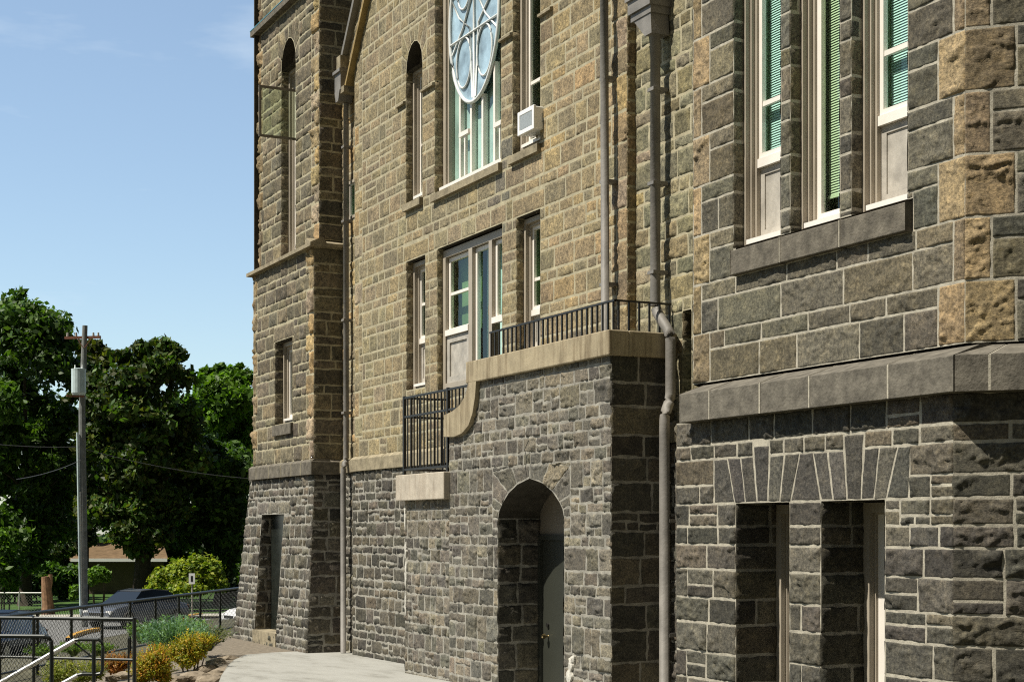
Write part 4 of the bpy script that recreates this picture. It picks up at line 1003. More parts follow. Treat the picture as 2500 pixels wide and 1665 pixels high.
BG = [(.10,.20,.015), (.08,.16,.015), (.13,.24,.02), (.05,.11,.012)]
def tree(name, px, d, top_py, bot_py, wpx, cols, label, n, k, seed, size=.2, trunk_r=.25, lean=0, group='leafy trees beyond the street', extra=None, zg=Zs):
    x, y = far(px, d); zt = zat(top_py, d); zb = zat(bot_py, d); rx = wpx/2*d/F
    T = empty(name, (x, y, zg), label, 'tree', group)
    c, rd = crown_blobs(0, 0, zb-zg+rx*.1, zt-zg-rx*.2, rx, k, seed)
    if extra:
        for (ex, ey, er, eo) in extra:
            q = far(ex, d+eo); c.append((q[0]-x, q[1]-y, zat(ey, d)-zg)); R = er*d/F; rd.append((R, R, R*.85))
    b = MB(); H = zb-zg; r_ = random.Random(seed)
    b.tube([(0, 0, -.1), (.05, 0, H*.5), (.1, .05, H*.95), (.05, .1, H+(zt-zb)*.45), (.0, .1, H+(zt-zb)*.8)], [trunk_r*1.35, trunk_r, trunk_r*.85, trunk_r*.5, trunk_r*.12], 10)
    o = b.build('trunk', M['bark'], T, smooth=True)
    for i in range(9):
        a = r_.uniform(0, 6.28); h = H*.85+(zt-zb)*r_.uniform(0, .5); L = rx*r_.uniform(.5, .85)
        q = MB(); q.tube([(.05, .05, h), (math.cos(a)*L*.45, math.sin(a)*L*.45, h+L*.35), (math.cos(a)*L, math.sin(a)*L, h+L*.6)], [trunk_r*.4, trunk_r*.25, trunk_r*.08], 6); q.build('branch', M['bark'], T, smooth=True)
    leaves('crown', c, rd, n, size, cols, T, seed=seed, shell=.25, gaps=.34)
    return T
tree('leafy_tree', 60, 79, 745, 1385, 330, DG+MG, 'tallest dark green tree, at the left edge behind the utility pole', 60000, 60, 3, .17, .3,
     extra=[(25, 745, 46, 0), (70, 765, 34, -1), (105, 800, 30, 1), (0, 800, 60, -2), (150, 845, 34, 0), (-10, 1000, 70, -3), (10, 1280, 60, -4), (5, 1380, 45, -5), (110, 900, 60, -2), (22, 705, 16, 0), (52, 716, 14, 0), (100, 755, 13, 0), (150, 1150, 60, 0), (90, 1250, 60, 0), (150, 1290, 45, 1), (-20, 1180, 60, 0), (60, 1330, 40, -2)])
tree('leafy_tree', 205, 84, 850, 1330, 170, OL, 'olive green tree rising between the pole and the broad dark tree', 26000, 34, 5, .17, .2,
     extra=[(195, 850, 22, 0), (230, 850, 24, 0), (255, 870, 24, 0), (170, 870, 26, 0)])
tree('leafy_tree', 345, 77, 850, 1345, 300, DG+OL, 'broad dark tree with its trunk in front of the brown roofed house', 64000, 64, 8, .17, .42,
     extra=[(290, 860, 28, 0), (350, 850, 26, 0), (400, 850, 30, 0), (430, 865, 26, 0), (450, 925, 34, 0), (240, 950, 50, 0), (460, 1000, 40, 0), (205, 1180, 40, 1), (315, 842, 12, 0), (380, 836, 12, 0), (425, 842, 10, 0), (230, 1080, 55, 0), (250, 1250, 50, 0), (420, 1230, 50, 0), (470, 1120, 50, 0), (300, 1300, 40, -1), (390, 1300, 36, -1)])
tree('leafy_tree', 560, 92, 905, 1360, 230, BG, 'bright green tree beside the square tower, lit at its top', 52000, 50, 11, .18, .3,
     extra=[(500, 930, 28, 0), (530, 900, 22, 0), (565, 915, 26, 0), (600, 920, 24, 0), (530, 884, 10, 0), (585, 895, 10, 0), (500, 905, 10, 0)])
tree('leafy_tree', 540, 80, 1060, 1400, 220, DG, 'low dark tree closest to the foot of the square tower', 40000, 40, 13, .18, .35,
     extra=[(470, 1180, 60, 0), (520, 1150, 60, 0), (590, 1150, 60, 0), (560, 1250, 60, 0), (460, 1300, 40, 0)])
tree('leafy_tree', 130, 100, 960, 1400, 330, DG, 'shaded tree in the second row behind the tallest tree', 26000, 34, 17, .30, .3, group='shaded trees of the back row')
tree('leafy_tree', 400, 104, 960, 1390, 360, DG, 'shaded tree in the second row behind the broad dark tree', 26000, 34, 19, .30, .3, group='shaded trees of the back row')
tree('leafy_tree', -120, 96, 850, 1420, 300, DG, 'shaded tree standing just past the left edge', 16000, 30, 23, .30, .3, group='shaded trees of the back row')
tree('leafy_tree', 700, 104, 960, 1390, 320, DG, 'shaded tree hidden mostly by the square tower', 14000, 30, 29, .30, .3, group='shaded trees of the back row')
def hedge(name, blobs, d, n, size, cols, label, cat, seed, zg=Zs, group=None, **kw):
    x, y = far(blobs[0][0], d); T = empty(name, (x, y, zg), label, cat, group)
    c = []; rd = []
    for (px, py, rw_, rh) in blobs:
        q = far(px, d+random.uniform(-.3, .3)*rw_*d/F); c.append((q[0]-x, q[1]-y, zat(py, d)-zg)); rd.append((rw_*d/F, rw_*d/F, rh*d/F))
    b = MB(); r_ = random.Random(seed)
    for i in range(7):
        a = r_.uniform(0, 6.28); cc = r_.choice(c); b.tube([(cc[0]*.6, cc[1]*.6, 0), (cc[0]*.9+math.cos(a)*.1*rd[0][0], cc[1]*.9+math.sin(a)*.1*rd[0][0], cc[2]*.9)], [.012*d/22, .004*d/22], 5)
    b.build('stem', M['bark'], T); leaves('foliage', c, rd, n, size, cols, T, seed=seed, shell=.3, up=.6, **kw); return T
YG = [(.22,.27,.02), (.16,.22,.02), (.28,.30,.03), (.10,.16,.02)]
hedge('hedge', [(400, 1420, 34, 34), (440, 1405, 36, 40), (480, 1395, 34, 40), (515, 1400, 30, 38), (540, 1425, 18, 22), (380, 1440, 24, 20), (460, 1435, 50, 20)], 74, 16000, .10, YG, 'rounded yellow green hedge behind the small white sign', 'hedge', 31)
hedge('sapling', [(240, 1400, 24, 18), (225, 1415, 12, 12), (185, 1440, 14, 14), (178, 1455, 10, 10), (258, 1408, 12, 14)], 71, 3500, .09, BG, 'small bright green sapling in front of the house, right beside the pole', 'sapling', 33)
hedge('bush', [(10, 1390, 26, 40), (30, 1420, 20, 20), (0, 1330, 30, 40)], 74, 5000, .10, BG, 'bright green bush at the left edge above the wire fence', 'bush', 35)
hedge('bush', [(120, 1345, 60, 20), (165, 1335, 30, 22), (90, 1370, 40, 20)], 88, 5000, .13, DG+OL, 'dark bush overlapping the left end of the brown roof', 'bush', 36)
for i, (px, w_) in enumerate([(-60, 120), (60, 130), (190, 140), (330, 140), (470, 140), (600, 140), (730, 120)]):
    hedge('shrubbery', [(px, 1410, w_, 40), (px+30, 1380, w_*.7, 40), (px-30, 1340, w_*.8, 40)], 112, 5000, .34, DG, ['leftmost', 'second from the left', 'third from the left', 'middle', 'third from the right', 'second from the right', 'rightmost'][i]+' dark shrubbery of the row far behind the house', 'shrubbery', 50+i, group='dark shrubbery far behind the house')
for i, (px, py, w_, h_, d_) in enumerate([(20, 1425, 60, 30, 82), (90, 1420, 50, 34, 84), (160, 1425, 45, 32, 86), (580, 1420, 60, 40, 84)]):
    hedge('shrubbery', [(px, py, w_, h_), (px+25, py-20, w_*.7, h_*.8), (px-25, py-15, w_*.7, h_*.8)], d_, 5000, .16, DG, ['dark shrubbery behind the wire fence at the left edge', 'dark shrubbery behind the reddish stump', 'dark shrubbery between the stump and the pole', 'dark shrubbery right beside the tower foot'][i], 'shrubbery', 80+i)
def sprigs(T, blobs, d, n, L, cols, seed, zg):
    r = np.random.default_rng(seed); V = []; Q = []; C = []
    for i in range(n):
        px, py, rw_, rh = blobs[r.integers(len(blobs))]; q = far(px, d); c = np.array([q[0]-T.location.x, q[1]-T.location.y, zat(py, d)-zg]); R0 = rw_*d/F
        dv = r.normal(size=3); dv[2] = abs(dv[2])+.5; dv /= np.linalg.norm(dv); p0 = c+dv*R0*.6; l_ = L*r.uniform(.6, 1.5); col = np.array(cols[r.integers(len(cols))])*r.uniform(.6, 1.5)
        sv = np.cross(dv, r.normal(size=3)); sv = sv/np.linalg.norm(sv)*.0035
        m = len(V); p1 = p0+dv*(R0*.4+l_); V += [p0-sv, p0+sv, p1]; V.append(p1+sv*.3); C += [col]*4; Q.append([m, m+1, m+3, m+2])
        for j in range(6):
            t = .35+.65*j/5; p = p0+(p1-p0)*t; a = r.normal(size=3); a /= np.linalg.norm(a); bb = np.cross(a, dv); a = a*.022+dv*.01; bb = bb/np.linalg.norm(bb)*.009; m = len(V)
            V += [p, p+a*.5+bb, p+a, p+a*.5-bb]; C += [col*1.1]*4; Q.append([m, m+1, m+2, m+3])
    make('sprigs', np.array(V), np.array(Q), M['leaf'], T, tone=np.array(C))
def herb(px, py, d, h, spread, n, label, seed, cols): return spiky(px, py, d, h, spread, n, label, seed, cols, name='leafy_clump', width=.008)
# near bed: blue-green grassy shrub and golden spireas
def spiky(px, py, d, h, spread, n, label, seed, cols, name='feathery_shrub', zoff=None, width=.010):
    x, y = far(px, d); zg = zat(py, d); T = empty(name, (x, y, zg), label, 'shrub')
    r = np.random.default_rng(seed); V = []; Q = []; C = []; k = 0
    for i in range(n):
        a = r.uniform(0, 6.283); e = r.uniform(.05, 1)**.8; L = h*r.uniform(.6, 1.1); o = np.array([math.cos(a), math.sin(a), 0])
        base = o*spread*.18*r.random(); side = np.array([-math.sin(a), math.cos(a), 0])*width*r.uniform(.6, 1.5); col = np.array(cols[r.integers(len(cols))])*r.uniform(.6, 1.4)
        for j in range(4):
            t = j/3; p = base+o*spread*e*t**1.3+np.array([0, 0, L*(t*(1-.25*e*t))]); s = side*(1-.8*t)
            V += [p-s, p+s]; C += [col, col]
            if j: Q.append([k+2*j-2, k+2*j-1, k+2*j+1, k+2*j])
        # side leaflets
        for j in range(7):
            t = r.uniform(.25, 1); p = base+o*spread*e*t**1.3+np.array([0, 0, L*(t*(1-.25*e*t))]); dv = r.normal(size=3)*.03; dv[2] = abs(dv[2]); sv = r.normal(size=3)*.008
            m = len(V); V += [p, p+dv*.5+sv, p+dv, p+dv*.5-sv]; C += [col*1.2]*4; Q.append([m, m+1, m+2, m+3])
        k = len(V)
    make('foliage', np.array(V), np.array(Q), M['leaf'], T, tone=np.array(C)); return T
BLG = [(.13,.22,.14), (.10,.19,.13), (.17,.27,.17), (.08,.15,.09)]
spiky(425, 1612, 23.6, .68, .60, 900, 'feathery blue green shrub behind the golden bushes in the bed', 61, BLG)
spiky(505, 1588, 25.0, .42, .45, 260, 'thin dark grassy clump between the feathery shrub and the tower', 62, [(.10,.12,.06), (.13,.13,.07), (.07,.09,.05)])
SP = [(.34,.26,.02), (.42,.27,.03), (.22,.24,.02), (.30,.30,.03), (.16,.19,.02)]
SPO = [(.45,.20,.03), (.40,.28,.03), (.48,.24,.04), (.26,.22,.02), (.30,.28,.03)]
_b = [(458, 1608, 27, 22), (440, 1592, 22, 19), (482, 1590, 22, 19), (460, 1572, 21, 16), (495, 1578, 16, 13), (425, 1600, 16, 16), (508, 1572, 10, 8)]
_t = hedge('golden_shrub', _b, 22.6, 6500, .019, SP, 'rounded golden green shrub with orange tips, at the path side of the bed', 'shrub', 71, zg=-.02); sprigs(_t, _b, 22.6, 420, .09, SP, 271, -.02)
_b = [(370, 1640, 27, 21), (350, 1625, 21, 19), (395, 1625, 22, 21), (380, 1605, 18, 13), (345, 1655, 21, 16), (400, 1650, 21, 16)]
_t = hedge('golden_shrub', _b, 21.0, 6500, .019, SPO+SP, 'orange yellow shrub just right of the tall black corner post', 'shrub', 72, zg=-.03); sprigs(_t, _b, 21.0, 420, .09, SPO+SP, 272, -.03)
_b = [(200, 1652, 32, 13), (160, 1648, 27, 16), (235, 1645, 21, 14), (130, 1655, 24, 13)]
_t = hedge('low_shrub', _b, 21.5, 3800, .018, [(.20,.22,.04), (.26,.25,.05), (.14,.17,.03)], 'low olive shrub behind the railing mesh', 'shrub', 73, zg=-.15); sprigs(_t, _b, 21.5, 260, .09, [(.20,.22,.04), (.26,.25,.05), (.14,.17,.03)], 273, -.15)
_b = [(285, 1632, 21, 13), (265, 1625, 14, 11), (308, 1622, 11, 11)]
_t = hedge('low_shrub', _b, 22.4, 2200, .018, [(.30,.12,.03), (.36,.16,.04), (.20,.12,.03)], 'low rust coloured shrub between the railing posts', 'shrub', 74, zg=-.1); sprigs(_t, _b, 22.4, 260, .09, [(.30,.12,.03), (.36,.16,.04), (.20,.12,.03)], 274, -.1)
for i, (px, py, d_, h_, lab) in enumerate([(400, 1580, 24.5, .30, 'green leafy clump between the feathery shrub and the orange one'), (345, 1570, 25.0, .34, 'green leafy clump just right of the corner post, behind the orange shrub'), (470, 1545, 27.5, .25, 'low green clump behind the dark grassy one'),
        (180, 1600, 24, .22, 'green weeds behind the sloping handrail'), (110, 1610, 23, .22, 'green weeds behind the short rounded railing'), (240, 1600, 24.5, .2, 'small green weeds left of the rust coloured shrub')]):
    herb(px, py, d_, h_, .28, 170, lab, 300+i, [(.10,.17,.04), (.14,.20,.05), (.07,.12,.03)])
# boulders along the bed edge
def rock(px, py, d, r, label, seed):
    x, y = far(px, d); z = zat(py, d); rr = random.Random(seed); import bmesh
    bm = bmesh.new(); bmesh.ops.create_icosphere(bm, subdivisions=3, radius=1)
    from mathutils import noise as mn
    for v in bm.verts:
        k = 1+.45*mn.noise(v.co*1.3+Vector((seed, 0, 0)))+.15*mn.noise(v.co*4+Vector((seed, 3, 0))); v.co = Vector((v.co.x*k*r*1.4, v.co.y*k*r, v.co.z*k*r*.55))
    me = bpy.data.meshes.new('boulder'); bm.to_mesh(me); bm.free(); me.materials.append(M['rock'])
    o = bpy.data.objects.new('boulder', me); COL.objects.link(o); o.location = (x, y, z); o.rotation_euler = (0, 0, rr.uniform(0, 3)); tag(o, label, 'boulder', 'boulders edging the bed')
for i, (px, py, r, lab) in enumerate([(556, 1612, .14, 'pale boulder at the far corner of the concrete path'), (530, 1622, .16, 'tan boulder right of the golden shrub, level with its middle'), (505, 1640, .17, 'tan boulder at the foot of the golden shrub'),
        (540, 1645, .15, 'boulder touching the edge of the concrete path'), (480, 1655, .16, 'boulder below the golden shrub near the bottom edge'), (516, 1662, .15, 'boulder at the bottom edge beside the path'),
        (300, 1648, .10, 'small boulder under the rust coloured shrub'), (275, 1655, .09, 'small boulder just left of the tall black corner post'), (430, 1660, .12, 'boulder between the orange shrub and the path')]):
    rock(px, py, (ZC+.02)*F/(py-HOR), r, lab, 100+i)

# ================================================================== RAILINGS
def tubeobj(name, path, r, mat, parent, n=8): b = MB(); b.tube(path, r, n); return b.build(name, mat, parent, smooth=False)
def mesh_panel(parent, p, q, za, zb, pitch=.10, r=.003, mat='rail'):
    """diamond wire panel between plan points p and q"""
    b = MB(); L = math.hypot(q[0]-p[0], q[1]-p[1]); H = zb-za; u = ((q[0]-p[0])/L, (q[1]-p[1])/L); nx, ny = -u[1]*r, u[0]*r
    def W(s, z): return (p[0]+u[0]*s, p[1]+u[1]*s, z)
    s = -H
    while s < L:
        for sg in (0, 1):
            a = max(s, 0); e = min(s+H, L)
            if e-a > .01:
                z1 = za+(a-s); z2 = za+(e-s)
                if sg: z1 = zb-(a-s); z2 = zb-(e-s)
                A1, A2 = W(a, z1), W(e, z2)
                b.quad((A1[0], A1[1], z1-r), (A2[0], A2[1], z2-r), (A2[0], A2[1], z2+r), (A1[0], A1[1], z1+r))
                b.quad((A1[0]-nx, A1[1]-ny, z1), (A2[0]-nx, A2[1]-ny, z2), (A2[0]+nx, A2[1]+ny, z2), (A1[0]+nx, A1[1]+ny, z1))
        s += pitch
    return b.build('wire_panel', M[mat], parent)
# long rail from the left edge to the tower foot
zr = .54; q1 = (P0[0]-DR[0]*3, P0[1]-DR[1]*3); q2 = (P0[0]+DR[0]*15.2, P0[1]+DR[1]*15.2)
def rel(T, p): return tuple(a-b for a, b in zip(p, T.location))
R1 = empty('guard_railing', (q1[0], q1[1], -.55), 'long dark guard railing running back from the left edge to the tower foot', 'railing')
tubeobj('top_rail', [rel(R1, (q1[0], q1[1], zr)), rel(R1, (q2[0], q2[1], zr))], .032, M['rail'], R1)
tubeobj('bottom_rail', [rel(R1, (q1[0], q1[1], -.42)), rel(R1, (q2[0], q2[1], -.42))], .02, M['rail'], R1)
for k in range(13):
    p = (q1[0]+DR[0]*1.5*k, q1[1]+DR[1]*1.5*k); tubeobj('post', [rel(R1, (p[0], p[1], zr)), rel(R1, (p[0], p[1], -1.0))], .030, M['rail'], R1)
mesh_panel(R1, rel(R1, (q1[0], q1[1], 0))[:2], rel(R1, (q2[0], q2[1], 0))[:2], .13+0, 1.07, .11, .0035)
# nearer rail with a tall corner post
a_, b_ = far(-90, 19.6), far(328, 19.0); zt = .935
R2 = empty('guard_railing', (a_[0], a_[1], -.3), 'black railing ending in the tall corner post left of the orange shrub', 'railing')
tubeobj('top_rail', [rel(R2, (*a_, zt-.01)), rel(R2, (*b_, zt))], .021, M['rail'], R2); tubeobj('mid_rail', [rel(R2, (*a_, .45)), rel(R2, (*b_, .45))], .016, M['rail'], R2)
for f_ in (0, .42, .985, 1.0):
    if f_ == .985: continue
    p = (a_[0]+(b_[0]-a_[0])*f_, a_[1]+(b_[1]-a_[1])*f_)
    tubeobj('post', [rel(R2, (*p, zt+.02)), rel(R2, (*p, -.5))], .024 if f_ == 1 else .02, M['rail'], R2)
b2 = far(314, 19.4); tubeobj('post', [rel(R2, (*b2, zt-.25)), rel(R2, (*b2, -.5))], .013, M['rail'], R2)
mesh_panel(R2, (0, 0), rel(R2, (*b_, 0))[:2], .75, 1.23, .06, .0022)
# nearest short panel with a rounded corner
a3, b3 = far(-120, 16.5), far(126, 16.4); zt3 = .905
R3 = empty('guard_railing', (a3[0], a3[1], -.5), 'short black railing with a rounded top corner at the left edge, beside the handrail', 'railing')
c3 = far(110, 16.4)
tubeobj('top_rail', [rel(R3, (*a3, zt3)), rel(R3, (*c3, zt3-.002)), rel(R3, (*far(120, 16.4), zt3-.015)), rel(R3, (*far(125, 16.4), zt3-.05)), rel(R3, (*b3, zt3-.12)), rel(R3, (*b3, -.7))], .022, M['rail'], R3)
mesh_panel(R3, (0, 0), rel(R3, (*b3, 0))[:2], .1, 1.38, .055, .0025)
# stair handrail: a bent tube loop on a post
dH = 17.4
def H(px, py, d=dH): x, y = far(px, d); return (x, y, zat(py, d))
p0 = H(247, 1561); R4 = empty('stair_handrail', (p0[0], p0[1], -.3), 'bright metal stair handrail sloping down to the left between the black railings', 'handrail')
tubeobj('sloping_rail', [rel(R4, H(-60, 1700)), rel(R4, H(184, 1562))], .026, M['steel'], R4, 10)  # bright steel stands for sun glare on the dark pipe
tubeobj('rail_loop', [rel(R4, H(184, 1562)), rel(R4, H(192, 1560.5)), rel(R4, H(240, 1560.5)), rel(R4, H(249, 1566)), rel(R4, H(251, 1580)), rel(R4, H(250, 1636)), rel(R4, H(246, 1643)), rel(R4, H(236, 1645)), rel(R4, H(200, 1645)), rel(R4, H(190, 1647))], .019, M['rail'], R4, 10)
tubeobj('lower_rail', [rel(R4, H(190, 1647)), rel(R4, H(80, 1707))], .022, M['steel'], R4, 10)  # same sun glare put into the colour
tubeobj('post', [rel(R4, H(229, 1562)), rel(R4, H(229, 1780))], .022, M['rail'], R4)
tubeobj('brace', [rel(R4, H(182, 1568)), rel(R4, H(228, 1606))], .010, M['rail'], R4, 6)

# ================================================================== POLE, CABLES, SIGN, FENCE, STUMP, HOUSE, CARS
dp = 62.0; xp, yp_ = far(204, dp); zgp = Zs
UP = empty('utility_pole', (xp, yp_, zgp), 'grey wooden utility pole with a pale transformer can and red crossarm', 'utility pole')
def U(px, py, off=0): x, y = far(px, dp+off); return rel(UP, (x, y, zat(py, dp)))
tubeobj('pole', [U(205, 1545), U(203, 1250), U(200, 1000), U(207.5, 795)], [.16, .145, .125, .10], M['pole'], UP, 12)
b = MB(); a = Vector(U(158, 825)); c = Vector(U(246, 823)); b.tube([a, c], .07, 4); b.build('crossarm', M['redwood'], UP)
for px in (165, 186, 228, 240): b = MB(); b.tube([U(px, 822), U(px, 812)], [.05, .035], 8); b.build('insulator', M['panel'], UP)
b = MB(); b.tube([U(190, 829, -.12), U(203, 850, -.12)], .018, 4); b.tube([U(222, 829, -.12), U(206, 850, -.12)], .018, 4); b.build('crossarm_brace', M['redwood'], UP)
b = MB(); b.tube([U(192, 966, -.35), U(192, 961, -.35), U(192, 908, -.35), U(192, 903, -.35), U(192, 901, -.35)], [.24, .275, .275, .28, .10], 18); t_ = b.build('transformer', M['tank'], UP, smooth=False)
for px in (183, 201): b = MB(); b.tube([U(px, 903, -.35), U(px, 893, -.35)], [.035, .02], 8); b.build('bushing', M['white'], t_)
b = MB(); b.box(-.45, .2, -.06, .06, -.06, .0); 
o = b.build('transformer_shelf', M['redwood'], UP); o.location = U(192, 967, -.3)
b = MB(); b.tube([U(189, 1056, -.15), U(193, 1300, -.15), U(197, 1500, -.15)], .045, 8); b.build('conduit', M['tank'], UP)
b = MB(); b.tube([U(196, 1200, -.12), U(200, 1545, -.12)], .05, 8); b.build('conduit', M['steel'], UP)
def cable(P, sag, label, r=.012):
    p, q = Vector(P[0]), Vector(P[1]); pts = [tuple(p.lerp(q, t/12)-Vector((0, 0, sag*4*(t/12)*(1-t/12)))) for t in range(13)]
    b = MB(); b.tube(pts, r, 5); o = b.build('overhead_cable', M['cable']); tag(o, label, 'cable', 'overhead cables')
def W3(px, py, d): x, y = far(px, d); return (x, y, zat(py, d))
cable([W3(-140, 1066, 60), W3(199, 1090, 62)], .15, 'grey cable meeting the pole from the left, higher of the two on that side')
cable([W3(40, 1170, 50), W3(199, 1122, 62)], .1, 'grey cable meeting the pole from the left, lower of the two on that side')
cable([W3(203, 1095, 62), W3(640, 1170, 66)], .2, 'grey cable running from the pole to the right towards the tower')
dS = 66.0; xs, ys = far(469, dS)
SG = empty('street_sign', (xs, ys, Zs), 'small white roadside sign with a dark mark on a thin post', 'sign')
b = MB(); b.tube([(0, 0, 0), (0, 0, zat(1400, dS)-Zs)], .03, 6); b.build('post', M['panel'], SG)
def frontbox(bb, w, z0, z1, d0, d1): # plate square to the viewer's heading
    c, s = math.cos(math.radians(-26)), math.sin(math.radians(-26))
    i = len(bb.v)
    for dz in (z0, z1):
        for (u, v) in ((-w, d0), (w, d0), (w, d1), (-w, d1)): bb.v.append((u*c-v*s, u*s+v*c, dz))
    bb.f += [tuple(i+k for k in q) for q in ((0,3,2,1),(4,5,6,7),(0,1,5,4),(1,2,6,5),(2,3,7,6),(3,0,4,7))]
b = MB(); frontbox(b, .125, zat(1425, dS)-Zs, zat(1399, dS)-Zs, -.06, -.04); pl_ = b.build('sign_plate', M['white'], SG)
b = MB(); frontbox(b, .045, zat(1419, dS)-Zs, zat(1405, dS)-Zs, -.066, -.0605); b.build('dark_mark', M['iron'], pl_)
# wire fence at the left
f0, f1 = far(-120, 73), far(103, 73); FE = empty('wire_fence', (f0[0], f0[1], Zs), 'low grey wire fence in front of the bushes at the left edge', 'fence')
tubeobj('top_rail', [(0, 0, .92), rel(FE, (*f1, -.88))], .03, M['steel'], FE)
for k in range(5): tubeobj('post', [tuple(Vector(rel(FE, (*f1, 0)))*(k/4)*Vector((1, 1, 0)) if False else (rel(FE, (*f1, 0))[0]*k/4, rel(FE, (*f1, 0))[1]*k/4, z)) for z in (0, .98)], .035, M['steel'], FE)
mesh_panel(FE, (0, 0), rel(FE, (*f1, 0))[:2], .05, .9, .14, .004, 'steel')
# stump
xs, ys = far(118, 70); ST = empty('tree_stump', (xs, ys, Zs), 'cut reddish tree stump with a forked top, left of the pole', 'tree stump')
h = zat(1402, 70)-Zs
tubeobj('trunk', [(0, 0, -.1), (-.02, 0, h*.3), (-.08, 0, h*.62), (-.14, 0, h*.95)], [.34, .25, .22, .16], M['cutwood'], ST, 12)
tubeobj('branch', [(-.04, 0, h*.55), (.08, .02, h*.8), (.10, .02, h)], [.14, .11, .09], M['cutwood'], ST, 9)
# house across the street
d_h = 93; 
HS = empty('brick_house', (*far(290, d_h), Zs), 'low house across the street with brown shingle roof and white eaves board', 'house')
HS.name = 'low_house'
def Hh(px, py, off=0): x, y = far(px, d_h+off); return rel(HS, (x, y, zat(py, d_h)))
def slab(bb, pa, pb, yt, yb, o0, o1):
    A_, B_, C_, D_ = Hh(pa, yt, o0), Hh(pb, yt, o0), Hh(pb, yb, o0), Hh(pa, yb, o0); E_, F_, G_, H_ = Hh(pa, yt, o1), Hh(pb, yt, o1), Hh(pb, yb, o1), Hh(pa, yb, o1)
    i = len(bb.v); bb.v += [A_, B_, C_, D_, (E_[0], E_[1], A_[2]), (F_[0], F_[1], A_[2]), (G_[0], G_[1], C_[2]), (H_[0], H_[1], C_[2])]
    bb.f += [tuple(i+k for k in q) for q in ((0,1,2,3),(7,6,5,4),(0,4,5,1),(1,5,6,2),(2,6,7,3),(3,7,4,0))]
b = MB(); slab(b, 180, 400, 1371, 1460, .6, 7); b.build('wall', M['wallhouse'], HS)
b = MB(); slab(b, 172, 408, 1363, 1370.5, -.05, 0.1); b.build('eaves_board', M['white'], HS)
r0, r1, r2, r3 = Hh(170, 1363.5), Hh(410, 1363.5), Hh(398, 1325, 4), Hh(176, 1325, 4)
b = MB(); i = 0
def lift(p, z): return (p[0], p[1], p[2]+z)
b.quad(r0, r1, r2, r3); b.quad(lift(r0, -.12), lift(r1, -.12), lift(r2, -.12), lift(r3, -.12)); k0, k1 = Hh(170, 1363.5, 8), Hh(410, 1363.5, 8)
b.quad(r3, r2, (k1[0], k1[1], r1[2]), (k0[0], k0[1], r0[2])); b.quad(r0, r3, (k0[0], k0[1], r0[2]), r0); b.quad(r1, r2, (k1[0], k1[1], r1[2]), r1); b.build('roof', M['roofbrown'], HS)
for px in (215, 350): b = MB(); slab(b, px, px+26, 1385, 1425, .5, .62); b.build('window', M['carglass'], HS)
d_h = 104; H2 = empty('blue_grey_house', (*far(370, d_h), Zs), 'blue grey gabled house glimpsed behind the brown roof', 'house'); HS = H2
b = MB(); slab(b, 335, 402, 1340, 1440, 0, 6); b.build('wall', M['roofgrey'], H2)
p1, p2, p3 = Hh(330, 1341), Hh(407, 1341), Hh(368, 1318); q1_, q2_, q3_ = Hh(330, 1341, 6.5), Hh(407, 1341, 6.5), Hh(368, 1318, 6.5)
b = MB(); b.quad(p1, p3, (q3_[0], q3_[1], p3[2]), (q1_[0], q1_[1], p1[2])); b.quad(p2, p3, (q3_[0], q3_[1], p3[2]), (q2_[0], q2_[1], p2[2])); b.poly([p1, p2, p3]); b.build('roof', M['roofgrey'], H2)
b = MB(); slab(b, 362, 376, 1345, 1358, -.06, .02); b.build('window', M['white'], H2)

